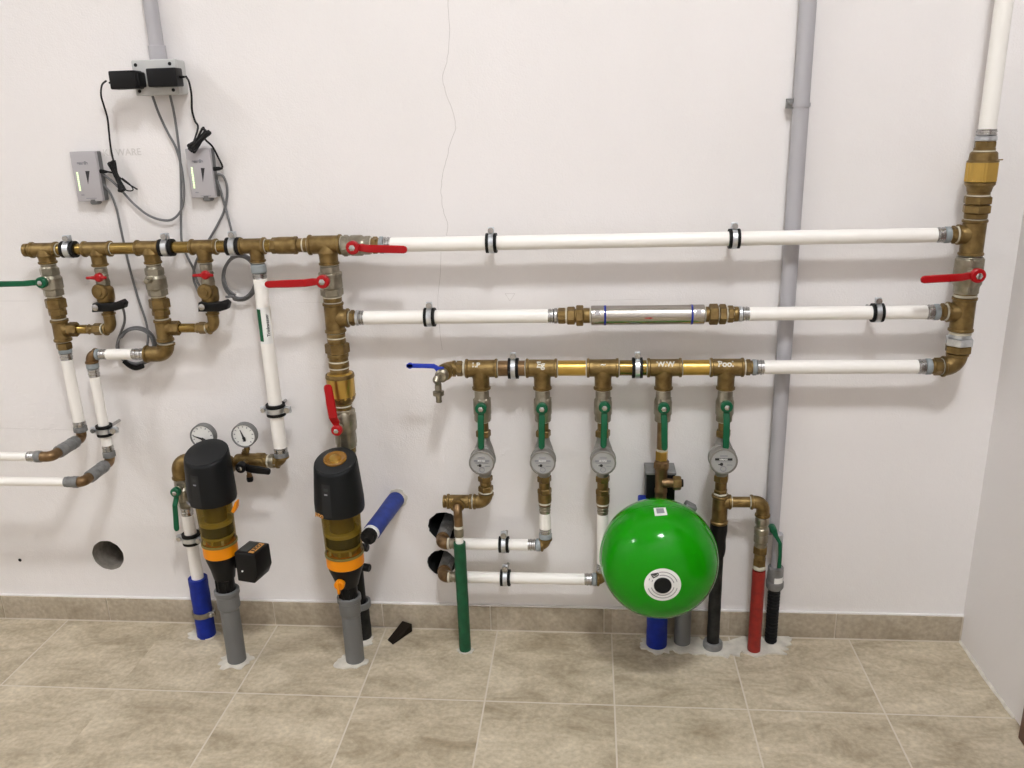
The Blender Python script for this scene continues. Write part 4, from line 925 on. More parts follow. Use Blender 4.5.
# first branch: elbow, horizontal tee, front branch and green hose
V = MC[0]; H4 = HRun(at(460, 501.5, dM).z, dM)
union(V, [('h',475.5,481,7.4), ('c',481,485.5,5.8), ('h',485.5,491,7.6), ('t',491,492.2,6.9,'tape')], 'brass union just below the first meter from the left', group='brass unions below the meters')
elbow(V, 493, H4, 473.5, 6.8, 'brass elbow under the first meter from the left', tA=False)
VG = VRun(at(458.2, 502, dM).x, dM)
t = thing('brass_tee', junction(H4, VG), 'brass tee lying level above the holes in the wall, with a capped left end', 'pipe fitting'); k = 1/ppm(H4.P(459))
mb = MB(); rv(mb, H4, [(472, 6.8), (471.6, 7.6), (469.6, 7.6), (469, 6.8), (450, 6.8), (449.4, 7.6), (447.4, 7.6), (447, 6.9)]); build('body', mb, 'bronze', t)
sect(t, H4, [(447, 5.6), (446, 5.8), (445.6, 6.6), (443.5, 6.4)], 'end_cap', 'bronze'); tape(H4, 472, 473.3, 6.4, t)
J = junction(H4, VG); mb = MB(); mb.rev(J, Vector((0,-1,-.15)), [(0,6.6*k),(.016,6.4*k),(.0165,7.4*k),(.021,7.4*k),(.0215,6.2*k)], 20); build('front_branch', mb, 'bronze', t)
VH = VRun(-.3215, .0985)
t = thing('small_elbow', Vector((VH.x, -VH.d, J.z-.01)), 'small brass elbow pointing down above the green hose', 'pipe fitting')
e0 = J+Vector((0,-.019,-.003)); e1 = Vector((VH.x, -.0985, J.z-.012)); e2 = VH.P(526)
mb = MB(); mb.sweep(arc(e0, e1, e2, 4.5*k), 4.4*k, 18); mb.rev(e0+Vector((0,.004,0)), Vector((0,-1,-.15)), [(0,5.6*k),(.006,5.6*k)], 6); build('body', mb, 'brown', t)
sect(t, VH, [(525.5, 4.6), (528, 4.8)], 'thread_tape', 'tape')
cyl(VH, [(528, 4.2), (528.4, 4.6), (536, 4.6), (536.4, 4.2), (539, 4.0), (544, 4.0)], 'white_pipe_end', 'pipe', 'short white pipe end entering the green sleeve', 'pipe')
sect(t, VH, [(528.1, 4.7), (531, 4.9), (536, 4.7)], 'press_sleeve', 'nickel')
sleeve(VH, 542.5, 5.9, 'sleeveg', 'thin dark green sleeve running down to the floor at the left', rough=.012, seed=3)

# second and third branch
H5 = HRun(at(510, 544.5, dM).z, dM); H6 = HRun(at(520, 578, dM).z, dM)
V = MC[1]
union(V, [('h',475.5,481.5,7.2), ('c',481.5,488,5.6), ('h',488,493,7.2), ('c',493,501.5,6.8), ('t',501.5,503.5,6.4,'tape')], 'brass union just below the second meter from the left', group='brass unions below the meters')
press(V, 503.5, 512.5, 6.2, 'press fitting below the second meter from the left', 'brown', 'nickel', frac=.2)
white(V, 512.5, 528, 5.6, 'very short upright white pipe under the second meter')
press(V, 538, 528, 6.4, 'press fitting under the short upright white pipe of the second meter', frac=.5)
elbow(V, 538, H5, 541, 5.6, 'brass elbow turning the second branch left toward the wall hole', tA=False)
press(H5, 541, 528, 6.4, 'press fitting right end of the upper level white pipe near the floor')
white(H5, 528, 456, 5.6, 'upper of the two level white pipes leading to the wall holes')
clamp(H5, 504, 5.7, 10, 'clamp on the upper of the two level pipes near the wall holes', 'clamps on the level pipes by the wall holes')
V = MC[2]
union(V, [('h',475.5,481.5,7.2), ('c',481.5,488.5,5.6), ('h',488.5,494,7.2), ('c',494,502.5,6.8), ('t',502.5,504.5,6.4,'tape')], 'brass union just below the third meter from the left', group='brass unions below the meters')
press(V, 504.5, 513.5, 6.2, 'press fitting below the third meter from the left', 'brown', 'nickel', frac=.2)
white(V, 513.5, 563, 5.4, 'upright white pipe under the third meter, left of the green tank')
press(V, 571, 563, 6.2, 'press fitting at the foot of the upright pipe left of the tank', 'steel', 'steel', frac=.4)
elbow(V, 571, H6, 597, 5.6, 'brass elbow half hidden by the left edge of the green tank', tA=False)
press(H6, 597, 584.5, 6.6, 'press fitting next to the left edge of the green tank')
white(H6, 584.5, 458, 5.6, 'lower of the two level white pipes leading to the wall holes')
clamp(H6, 505.5, 5.7, 10, 'clamp on the lower of the two level pipes near the wall holes', 'clamps on the level pipes by the wall holes')
for Hh, xe, w, ci in ((H5, 441, 'upper', 1), (H6, 442.5, 'lower', 2)):
    press(Hh, 447.5, 456 if ci == 1 else 458, 5.9, 'press fitting in front of the '+w+' wall hole', 'tape', 'nickel', frac=.25)
    J = Vector((Xat(xe, dM, Hh.z), -dM, Hh.z)); k = 1/ppm(J)
    t = thing('brass_elbow', J, 'brass elbow turning into the '+w+' wall hole', 'pipe fitting'); mb = MB()
    mb.sweep(arc(Hh.P(447.5), J, J+Vector((0,.030,0)), 6.4*k), 6.0*k, 20); mb.rev(J+Vector((0,.031,0)), Vector((0,-1,0)), [(0,6.4*k),(.001,6.8*k),(.007,6.8*k),(.008,6*k)], 22); build('body', mb, 'brown', t)
    prof = []; 
    for q in range(20): prof += [(q*.007, 6.9*k), (q*.007+.0045, 6.9*k), (q*.007+.005, 6.4*k), (q*.007+.0065, 6.4*k)]
    mb = MB(); mb.rev(J+Vector((0,.031,0)), Vector((0,1,0)), prof, 22); tag(build('wall_pipe', mb, 'greypl'), 'ribbed grey pipe inside the '+w+' wall hole', 'pipe')

# ================================================================ TANK COLUMN
V = MC[3]
t = tube(V, 420.5, 449, 5.2, 'slim upright brass pipe behind the green lever above the tank', 'brown')
union(V, [('c',448.5,450.5,5.8,'tape'), ('h',450.5,460,6.4,'brassy')], 'bright brass nut above the tank connection', mt='brassy', name='brass_nut')
t = thing('flow_through_valve', V.P(480), 'brown brass tank connection with a side nozzle, rising behind the green tank', 'valve')
sect(t, V, [(459.5, 6.0), (463, 7.4), (468, 7.4), (470, 6.2), (488, 5.8), (489, 6.4), (492, 6.4), (493, 5.8), (515, 5.8)], 'body', 'brown')
sect(t, V, (461, 467.5, 8.0), 'hex_nut', 'brown', hexn=1)
HN = HRun(at(672, 483, .08).z, .08)
mb = MB(); rv(mb, HN, [(662, 4.2), (667, 4.8), (670, 4.4), (674, 4.4)], 20); build('nozzle', mb, 'brown', t)
mb = MB(); hexa(mb, HN, 673, 681, 7.2, 1.5); build('nozzle_nut', mb, 'bronze', t); mb = MB(); rv(mb, HN, [(681, 4.2), (683.2, 3.8)]); build('nozzle_cap', mb, 'black', t)
zc = at(660, 560, .2).z
# black box with a grey lid on the wall behind
a0, a1 = at(646.5, 475, .062), at(675.5, 475, .062); zb_ = at(650, 500, .062).z-.05
t = thing('bracket_box', ((a0.x+a1.x)/2, -.03, zb_), 'black box with pale grey top on the wall behind the tank connection', 'box')
mb = MB(); mb.box(((a0.x+a1.x)/2, -.030, (a0.z+zb_)/2), a1.x-a0.x, .058, a0.z-zb_); build('housing', mb, 'black', t, bevel=.002)
mb = MB(); mb.box(((a0.x+a1.x)/2, -.031, a0.z+.003), a1.x-a0.x+.004, .061, .007); build('lid', mb, 'greypl', t, bevel=.0015)
mb = MB(); q = at(643, 497, .05); mb.box(q-Vector((0,0,.015)), .024, .03, .03); build('side_block', mb, 'sleeveb', t, bevel=.004)
mb = MB(); q = at(688, 503, .05); mb.box(q-Vector((0,0,.02)), .03, .025, .04, Matrix.Rotation(.5,3,'Y')); build('side_bracket', mb, 'greypl', t, bevel=.004)
# green tank
TC = at(658.4, 557.6, .21); kt = 1/ppm(TC); TR = 58.3*kt; TD = .119
t = thing('expansion_tank', (TC.x, TC.y, TC.z-TR), 'round glossy green expansion tank with a white disc label', 'tank')
EX = .86
def tp(th): # profile, slightly squared sphere along -Y
    c, s = math.cos(th), math.sin(th)
    return TD*math.copysign(abs(c)**EX, c), TR*abs(s)**EX
mb = MB(); prof = [(tp(PI-PI*i/56)) for i in range(57)]; mb.rev(TC, Vector((0,-1,0)), prof, 96); build('shell', mb, 'tank', t)
mb = MB(); mb.rev(TC, Vector((0,-1,0)), [(-.003, TR*.985), (-.0022, TR*1.006), (.0022, TR*1.006), (.003, TR*.985)], 96, closed=True); build('seam', mb, 'tank', t)
def tank_surface(px, py):
    v = ray(px, py).normalized(); s = .9
    while s < 3:
        p = CAM+v*s; q = p-TC; x = abs(q.y)/TD; r = math.hypot(q.x, q.z)/TR
        if x < 1 and r < 1 and (x**(2/EX)+r**(2/EX)) <= 1: return p
        s += .0005
def tp_r(r):  # depth offset for a radius fraction
    s = r**(1/EX); return TD*(1-s*s)**(EX/2)
rl = 18.3/ppm(TC+Vector((0,-TD,0)))
mb = MB(); mb.rev(TC, Vector((0,-1,0)), [(tp_r(rl*q/TR)+.0006, rl*q) for q in (1.0, .85, .7, .55, .40)], 56); lab = build('disc_label', mb, 'label', t)
mb = MB(); mb.rev(TC, Vector((0,-1,0)), [(tp_r(rl*.5/TR), rl*.48), (TD+.002, rl*.48), (TD+.0035, rl*.44), (TD+.0025, rl*.36), (TD+.0028, .001)], 40); build('centre_cap', mb, 'head', t)
c = TC+Vector((-rl*.42, -tp_r(rl*.74/TR)-.0012, rl*.60)); R3 = Matrix.Rotation(-.25, 3, 'Y')
mb = MB(); kk = rl/18
for pa, pb in (((-3.4,1.8),(3.4,1.8)), ((3.4,1.8),(3.0,-.6)), ((3.0,-.6),(0,-1.6)), ((0,-1.6),(-2.2,-2.4)), ((-2.2,-2.4),(-3.4,1.8)), ((-1.8,.4),(1.8,.4))):
    mb.sweep([c+R3@Vector((pa[0]*kk,0,pa[1]*kk)), c+R3@Vector((pb[0]*kk,0,pb[1]*kk))], .5*kk, 6)
build('emblem', mb, 'ink', lab)
mb = MB()
for a in list(range(20, 160, 9))+list(range(200, 350, 9)):
    for rr_ in (.62, .80):
        a2 = math.radians(a); u = Vector((math.cos(a2),0,math.sin(a2))); s_ = Vector((-u.z,0,u.x)); p = TC+u*rl*rr_; p.y = TC.y-tp_r(rl*rr_/TR)-.0010
        if (p-c).length < rl*.3: continue
        mb.prism([p-u*.35*kk-s_*1.1*kk, p+u*.35*kk-s_*1.1*kk, p+u*.35*kk+s_*1.1*kk, p-u*.35*kk+s_*1.1*kk], (0,-.0002,0))
build('fine_print', mb, 'grayink', lab)
# square sticker near the top
cs = [tank_surface(*q) for q in ((653.5,508.5),(665.5,508),(667.5,515.5),(655,516.5))]
if all(cs):
    nrm = (cs[1]-cs[0]).cross(cs[3]-cs[0]).normalized(); nrm = nrm if nrm.y < 0 else -nrm
    mb = MB(); mb.prism([p+nrm*.0012 for p in cs], nrm*.0004); st = build('sticker', mb, 'label', t)
    m_ = sum(cs, Vector())/4; mb = MB(); mb.prism([m_+(p-m_)*.62+nrm*.0018+(cs[0]-cs[3])*.08 for p in cs], nrm*.0003); build('printed_block', mb, 'grayink', st)
for pts in ([(704,613),(708,609),(713,606)], [(695,620),(700,617.5)]):
    pp = [tank_surface(*q) for q in pts]
    if all(pp): mb = MB(); mb.sweep(pp, [.0015]+[.0022]*(len(pp)-2)+[.0012] if len(pp) > 2 else [.0014, .001], 6); build('scuff', mb, 'label', t)
mb = MB(); mb.rev(Vector((TC.x, -.075, TC.z)), Vector((0,-1,0)), [(0,.016),(.02,.016)], 20); mb.sweep([Vector((TC.x,-.082,TC.z)), Vector((V.x,-V.d,TC.z+.01))], .013, 14); build('rear_connection', mb, 'bronze', t)
# floor stubs below the tank
VS = VRun(.1665, .055)
sleeve(VS, 600, 10.2, 'sleeveb', 'thick blue sleeve on the floor right under the green tank', rough=.02, seed=5)
VS2 = VRun(onfloor(682, 643).x, -onfloor(682, 643).y)
sleeve(VS2, 590, 8.2, 'pvc', 'stubby grey pipe on the floor just right of the tank\'s blue sleeve', seed=6)

# ================================================================ LAST BRANCH
V = MC[4]
union(V, [('h',474.5,481,7.6), ('c',481,489,5.8), ('h',489,492.5,7.0), ('t',492.5,494,6.8,'tape')], 'brass union just below the rightmost meter', group='brass unions below the meters')
H7 = HRun(at(740, 502, dM).z, dM); VR = VRun(at(762.5, 515, dM).x, dM)
tee(V, 494.5, 523, 7.6, H7, 731, 6.6, 'brass tee above the tall black sleeve', ta=False, tb=False)
tube(H7, 732, 750.5, 5.4, 'short level brass tube between black sleeve and red sleeve', 'bronze')
elbow(H7, 750.5, VR, 516, 6.6, 'brass elbow above the red sleeve', bend=1.2)
t = thing('ribbed_valve', VR.P(531), 'ribbed grey-brown nipple stack above the red sleeve', 'pipe fitting')
sect(t, VR, [(517, 6), (519, 7), (523, 7), (524, 6), (527, 6), (528, 7.2), (533, 7.2), (534, 6.2), (536, 7.0), (541, 7.0), (542, 6), (546, 6)], 'body', 'nickel')
union(VR, [('h',546,553,7.4), ('c',553,559,5.6), ('h',558,565,6.6), ('t',565,568.5,6.2,'tape')], 'brass union directly above the red sleeve')
PR = onfloor(755, 650); VRs = VRun(VR.x, dM)
sleeve(VRs, 570, 6.4, 'sleever', 'red sleeve standing on the floor at the right', rough=.015, seed=8)
o = sleeve(VRun(V.x, dM-.008), 548, 6.2, 'sleevek', 'tall black sleeve on the floor right of the green tank', rough=.02, seed=9)
mb = MB(); rnd = random.Random(4); kv = 1/ppm(V.P(540)); zt, zb2 = V.P(522).z, V.P(556).z
mb.rev(Vector((V.x,-V.d+.002,zb2)), Vector((0,0,1)), [((zt-zb2)*q/8, (8.2+rnd.uniform(-.7,.6)-(1.2 if q == 0 else 0))*kv) for q in range(9)], 16); build('tape_wrap', mb, 'black', o)
kf = 1/ppm(Vector((V.x,-dM,0)))
mb = MB(); mb.rev(Vector((V.x,-dM+.008,.004)), Vector((0,0,1)), [(0,6.4*kf),(0,9.2*kf),(.004,9.8*kf),(.014,9.6*kf),(.018,8.8*kf),(.018,6.4*kf)], 30, closed=True); build('foot_ring', mb, 'greypl', o)
VC = VRun(.4555, .034); kc = 1/ppm(VC.P(620)); zt = VC.P(585).z
t = thing('corrugated_pipe', (VC.x, -VC.d, 0), 'ribbed black conduit with grey socket, standing on the floor right of the red sleeve', 'pipe')
prof = []; z = 0.0
while z < zt: prof += [(z, 6.0*kc), (z+.0036, 6.0*kc), (z+.005, 4.6*kc), (z+.0078, 4.6*kc)]; z += .009
mb = MB(); mb.rev(Vector((VC.x,-VC.d,0)), Vector((0,0,1)), prof, 24); build('ribbed_pipe', mb, 'corr', t)
sect(t, VC, [(566, 6.4), (567, 7.6), (574, 7.8), (580, 7.8), (581, 8.6), (586, 8.6), (588, 7.4)], 'socket', 'greypl')
cyl_patch(VC, VC.P(580).z, VC.P(574.5).z, -.3, .9, 8.1/ppm(VC.P(577)), 'socket_label', 'label', t)
t = thing('small_valve', VC.P(550), 'pale upright pipe with cranked green lever, above the ribbed black conduit', 'valve')
sect(t, VC, [(533, 4.2), (534, 5), (567, 5.2)], 'body', 'conduit')
Pq = at(773.5, 530.5, .062); mb = MB(); pts = [at(773.5,530.5,.064), at(776,536,.066), at(780,543,.07), at(780,556,.07), at(779,568,.07)]; idx = []; kq = 1/ppm(Pq)
for p, w_ in zip(pts, [6.5, 4.8, 3.6, 3.4, 4.0]):
    i = len(mb.v); h_ = w_*kq/2
    for x, y in ((-h_,-.0025),(h_,-.0025),(h_,.0025),(-h_,.0025)): mb.v.append(p+Vector((x,y,0)))
    idx.append(i)
for i, j in zip(idx, idx[1:]): mb.skin(i, j, 4)
mb.cap(idx[0], 4, True); mb.cap(idx[-1], 4); mb.rev(Pq+Vector((0,.02,0)), Vector((0,-1,0)), [(0,3.6*kq),(.022,3.6*kq),(.026,2.8*kq)], 16); build('lever', mb, 'green', t, bevel=.001)

# ================================================================ RISER AT THE RIGHT
R = VRun(.8035, .07)
top = R.P(-70)
P = R.P(129); mb = MB(); mb.rev(P, Vector((0,0,1)), [(0, 8.2/ppm(P)), (CZ-P.z+.02, 8.2/ppm(P))], 28); tag(build('white_pipe', mb, 'pipe'), 'thick white pipe rising out of view at the upper right', 'pipe')
press(R, 141, 129, 10.4, 'press fitting under the thick rising white pipe', 'zinc', frac=.45)
union(R, [('h',141,147.5,10.4), ('c',147.5,151,10), ('t',150,152,10.2,'tape')], 'brass nipple above the golden check valve of the riser', name='brass_nipple')
t = thing('check_valve', R.P(170), 'golden brass check valve high in the right riser', 'valve')
sect(t, R, [(151.5, 11.4), (153, 12.6), (160, 13.4), (161, 14.6), (162, 14.8)], 'collar', 'bronze'); sect(t, R, (161.5, 182, 15.2), 'body', 'brassy', hexn=1)
mb = MB(); hexa(mb, R, 161.5, 182, 15.3, .8, 8, .1); build('shell', mb, 'brassy', t)
sect(t, R, [(182, 14.2), (184.5, 14), (187, 12), (190, 11.4), (191.5, 11.2)], 'foot', 'bronze')
P = R.P(161); mb = MB(); mb.sweep([P, P+Vector((18*(1/ppm(P)),-.004,.002))], .0014, 8); build('pin', mb, 'bronze', t)
union(R, [('c',191.5,194.5,10.6), ('t',194.5,196,10.9,'tape'), ('h',196,204,13.6), ('h',204.6,213,13.6), ('c',213,218.5,10.8)], 'double-nut brass union in the right riser')
tee(R, 219.5, 255, 11.0, HRun(T1.z, .07), 957, 9.2, 'brass tee of the right riser joining the top white run', group='brass tees of the right riser')
nipple(T1, 956.5, 950, 9.0, 'brass nipple between the top white run and the riser')
t = thing('ball_valve', R.P(274), 'grey ball valve in the right riser, red lever pointing left', 'valve', 'large ball valves with red levers')
sect(t, R, [(256.5, 11.6), (259, 13.4), (283, 13.6), (286, 12), (293, 11.4)], 'body', 'nickel'); sect(t, R, (257, 265, 14), 'hex_end', 'nickel', hexn=1); sect(t, R, (284, 292.5, 12.6), 'hex_end', 'nickel', hexn=1)
Pv = at(977.5, 275.5, .135); stem(t, Pv, .04, .008); lever(t, Pv, at(919, 278.8, .135), .030, .016, .016, 'red', off=.010)
union(R, [('c',293,294.5,10.4), ('t',294.2,296.2,10.9,'tape')], 'short taped nipple under the red-levered valve of the riser', name='brass_nipple')
tee(R, 297, 331, 10.8, HRun(H2.z, .07), 946.5, 9.2, 'brass tee of the right riser joining the middle white run', group='brass tees of the right riser')
nipple(H2, 946, 939, 8.8, 'brass nipple between the middle white run and the riser')
union(R, [('t',331.5,334,10.2,'tape'), ('c',334,337,10.2,'zinc'), ('h',337,345,13.4,'zinc'), ('h',345,352.5,12.6)], 'union with a dull zinc nut near the foot of the riser')
# torn strip of tape at the union
P = R.P(334); k = 1/ppm(P); mb = MB()
for i in range(7):
    a = -1.9+.35*i; r_ = 14.2*k; mb.v += [P+Vector((r_*math.sin(a), -r_*math.cos(a), (2+rnd.uniform(-1,1))*k)), P+Vector((r_*math.sin(a), -r_*math.cos(a), (-3+rnd.uniform(-2,2.5))*k))]
for i in range(6): mb.f.append((2*i,2*i+2,2*i+3,2*i+1)); mb.mi.append(0)
HRe = HRun(H3.z, .07)
e = elbow(R, 353, HRe, 942, 9.6, 'brass elbow at the foot of the right riser', tA=False)
nipple(H3, 943, 931, 9.0, 'brass nipple beside the elbow at the foot of the riser')

# ================================================================ CONDUITS, BOX, UNITS, CABLES
VK = VRun(.4425, .021)
P = VK.P(532); q = 7.75/ppm(VK.P(240)); mb = MB(); mb.rev(P, Vector((0,0,1)), [(0, q), (CZ-P.z+.02, q)], 28)
o = tag(build('grey_conduit', mb, 'conduit'), 'long grey conduit running down the wall behind the white runs', 'pipe')
P = at(789.5, 103.5, .02); mb = MB(); mb.box(P, .014, .012, .020); mb.rev(P+Vector((0,-.006,0)), Vector((0,-1,0)), [(0,.004),(.003,.004)], 10); cl = build('conduit_clip', mb, 'greypl', None, bevel=.001); tag(cl, 'small grey clip holding the long conduit high on the wall', 'clamp')
mb = MB(); q = VK.P(104); mb.rev(q-Vector((0,0,.006)), Vector((0,0,1)), [(0,.0175),(0,.0192),(.008,.0192),(.008,.0175)], 28, closed=True); build('clip_band', mb, 'conduit', cl)
def quad_box(pts, d0, d1, nm, mt, parent=None, bevel=.001, rnd_=None):
    """outline given in the picture is laid on the vertical plane at d1 and taken back square to d0"""
    P = [at(x, y, d1) for x, y in pts]; mb = MB(); mb.prism(P, (0, d1-d0, 0)); return build(nm, mb, mt, parent, bevel=bevel)
B = [at(x, y, .050) for x, y in ((131.5,61),(175.5,58.8),(178,93.8),(136,96))]
x0, x1, z1_, z0_ = (B[0].x+B[3].x)/2, (B[1].x+B[2].x)/2, (B[0].z+B[1].z)/2, (B[2].z+B[3].z)/2
t = thing('junction_box', ((x0+x1)/2, -.025, z0_), 'light grey junction box under a short conduit at the upper left', 'box')
mb = MB(); mb.box(((x0+x1)/2, -.018, (z0_+z1_)/2), x1-x0, .036, z1_-z0_); build('housing', mb, 'box', t, bevel=.004)
mb = MB(); mb.box(((x0+x1)/2, -.0435, (z0_+z1_)/2), x1-x0+.002, .013, z1_-z0_+.002); ld = build('lid', mb, 'box', t, bevel=.003)
for x in (x0+.009, x1-.012):
    for z in (z0_+.009, z1_-.009): mb = MB(); mb.rev(Vector((x,-.0495,z)), Vector((0,-1,0)), [(0,.004),(.0015,.0038)], 14); build('screw', mb, 'head', ld)
VJ = VRun((x0+x1)/2+.0, .022)
P = VJ.P(60.5); q = 1/ppm(P); z5 = VJ.P(46).z-P.z; mb = MB(); mb.rev(P, Vector((0,0,1)), [(0, 8.4*q), (z5, 8.4*q), (z5+.001, 7.0*q), (CZ-P.z+.02, 7.0*q)], 28)
o = tag(build('grey_conduit', mb, 'conduit'), 'short grey conduit entering the junction box from above', 'pipe')
# two power adapters
for pts, lab, flip in (([(106.5,71),(134,70),(137,88.7),(111,89.4)], 'black power adapter on the left, sticking out past the junction box', 1), ([(144.5,68.3),(174.5,67.3),(177.5,86),(148,87.2)], 'black power adapter on the right, on the junction box', 0)):
    P = [at(x, y, .086) for x, y in pts]; xa, xb = (P[0].x+P[3].x)/2, (P[1].x+P[2].x)/2; za, zb3 = (P[2].z+P[3].z)/2, (P[0].z+P[1].z)/2
    t = thing('power_adapter', ((xa+xb)/2, -.07, za), lab, 'power adapter', 'power adapters on the junction box')
    mb = MB(); mb.box(((xa+xb)/2, -.0685, (za+zb3)/2), xb-xa, .034, zb3-za); build('housing', mb, 'black', t, bevel=.003)
    if flip:
        mb = MB(); mb.prism([Vector((xb-.004, y, z)) for y, z in ((-.082,za+.003),(-.082,zb3-.003),(-.050,zb3-.003),(-.050,za+.003))], (.010,0,0)); build('end_cap', mb, 'rubber', t, bevel=.004)
        mb = MB(); mb.sweep([Vector((xa+.003,-.068,(za*.35+zb3*.65)-.008)), Vector((xa-.010,-.068,(za*.35+zb3*.65)-.010))], [.0035,.0022], 10); build('cable_relief', mb, 'rubber', t)
    else:
        mb = MB(); mb.sweep([Vector((xb-.003,-.068,(za+zb3)/2)), Vector((xb+.011,-.068,(za+zb3)/2))], [.0035,.0022], 10); build('cable_relief', mb, 'rubber', t)
    mb = MB(); mb.rev(Vector(((xa+xb)/2+(.012 if flip else 0), -.0515, (za+zb3)/2)), Vector((0,-1,0)), [(-.0015,.012),(.003,.012)], 20); build('plug', mb, 'black', t)
# sensor units
def unit(TL, TRr, BR, BL, led0, led1, tr, tx, bt, label):
    d1 = .026; P = [at(*q, d1) for q in (TL, TRr, BR, BL)]; xa, xb = (P[0].x+P[3].x)/2, (P[1].x+P[2].x)/2; zt, zb4 = (P[0].z+P[1].z)/2, (P[2].z+P[3].z)/2
    k = 1/ppm(P[0]); t = thing('control_unit', ((xa+xb)/2, -.02, zb4), label, 'control unit', 'grey control units on the wall')
    mb = MB(); mb.box(((xa+xb)/2, -.009, (zt+zb4)/2), xb-xa+.001, .018, zt-zb4); build('back_shell', mb, 'unitd', t, bevel=.003)
    mb = MB(); mb.box(((xa+xb)/2, -.021, (zt+zb4)/2), xb-xa, .010, zt-zb4+.001); fr = build('front_cover', mb, 'unit', t, bevel=.002)
    mb = MB(); mb.rev(Vector(((xa*.4+xb*.6), -.0145, zb4+.004)), Vector((0,0,-1)), [(0,.013),(.010,.012),(.012,.009)], 24); build('lower_knob', mb, 'unitd', t)
    a, b = at(*led0, d1), at(*led1, d1); xm = (a.x+b.x)/2; n = 9
    mb = MB()
    for i in range(n): z = a.z+(b.z-a.z)*(i+.5)/n; mb.box((xm, -.0263, z), 1.5*k, .0012, abs(a.z-b.z)/n*.86)
    build('light_bar', mb, 'led', fr)
    c = [at(*q, d1) for q in tr]; mb = MB(); mb.prism([Vector((p.x, -.0261, p.z)) for p in c], (0,-.0004,0)); build('wedge_mark', mb, 'ink', fr)
    lettering('lettering', 'amella', 4.4*k, Vector((at(*tx, d1).x, -.0262, at(*tx, d1).z)), (1,0,0), (0,0,1), 'grayink', fr, .0005)
    q = at(*bt, d1); mb = MB(); mb.box((q.x, -.0262, q.z), 11*k, .0004, .8*k); q2 = Vector((xm, -.0262, b.z-4*k)); mb.box(q2+Vector((2*k,0,0)), 3.4*k, .0004, 1.0*k); build('print', mb, 'grayink', fr)
    return t, xb, k
unit((69,152),(96.5,151.3),(101.5,201),(78,201.6), (76.5,172), (81,191), ((85.3,171),(89.6,171),(88.2,184.5)), (82.5,163.2), (91.5,198.3), 'grey control unit with a green light bar, the left of two')
unit((184.7,149.3),(210,148),(215,197.6),(191.7,198.2), (191.2,167), (195,188.5), ((200.8,168),(204.7,168),(203,182.5)), (197.5,161.3), (206,195.8), 'grey control unit with a green light bar, the right of two')
# cables
def cable(pts, r, mt, label, nm='cable', parent=None, k=6):
    p = smooth([at(x, y, d) for x, y, d in pts], k); mb = MB(); mb.sweep(p, r, 8); o = build(nm, mb, mt, parent)
    if parent is None: tag(o, label, 'cable')
    return o
cable([(152.5,96,.02),(159,114,.012),(168,133,.01),(176,148,.01),(181.5,168,.01),(184,192,.012),(181.5,209,.014),(173,219,.014),(162,220,.014),(148,215,.012),(134,204,.012),(122,191,.012),(113,182,.012),(103,174,.014)], .0029, 'cable', 'grey cable looping from the junction box down and back to the left control unit')
cable([(170,95,.02),(174,113,.012),(178,140,.008),(180.5,165,.006),(181,195,.006),(181,225,.008),(182,243,.010),(187,256,.012),(193,268,.014),(197,281,.02),(203,291,.032)], .0029, 'cable', 'straight grey cable from the junction box passing behind the manifold')
cable([(103,184,.012),(110,193,.01),(116,207,.008),(120,225,.008),(125,248,.008),(131,273,.01),(138,298,.012),(146,322,.02),(148,340,.024),(145,352,.026)], .0029, 'cable', 'grey cable dropping from the left control unit behind the manifold')
def coil(cx, cy, rx, ry, loops, d, label, tail, mt='cable', a0=0.0):
    pts = []; rnd = random.Random(int(cx))
    for i in range(loops*12+1):
        a = a0+2*PI*i/12; lp = i/12; s = 1-.13*lp/max(1,loops)
        pts.append((cx+rx*s*math.cos(a)+.9*math.sin(lp*2.3), cy-ry*s*math.sin(a)+.8*math.cos(lp*3.1), d+.004*lp+.002*math.sin(a)))
    return cable(tail+pts, .0029, mt, label)
coil(136, 346, 19.5, 19, 3, .012, 'ring of coiled grey cable behind the very short level white pipe', [(119,303,.075),(123.5,310,.06),(124.5,322,.04),(121,336,.02)][:3]+[(150,330,.014)][:0], a0=PI*.85)
mb = MB(); P = [at(x, y, .028) for x, y in ((124,361),(130,366),(136,368),(143,366))]; mb.sweep(smooth(P), [.006]*len(smooth(P)), 10); tag(build('cable_tie', mb, 'rubber'), 'black tie around the bottom of the coiled grey cable ring', 'cable tie')
coil(240, 277, 18, 23, 3, .018, 'hanging coil of grey cable beneath the clamp, left of the labelled white drop', [(226,297,.07),(233,296.5,.05)], a0=-PI*.6)
cable([(217.5,174,.014),(222.5,175.5,.012),(226.5,184,.008),(227,197,.006),(224,211,.006),(219,222,.006),(213,233,.008),(204,248,.01),(196,262,.012),(193.5,278,.014),(198,291,.03)], .0029, 'cable', 'grey cable curving left from the right control unit, behind the manifold')
cable([(217,180,.014),(220.5,190,.010),(224,203,.006),(228,217,.006),(231.5,231,.01),(233,243,.012),(231,258,.016),(224.5,268,.018)], .0029, 'cable', 'grey cable running straight from the right control unit to the clamp above the coil')
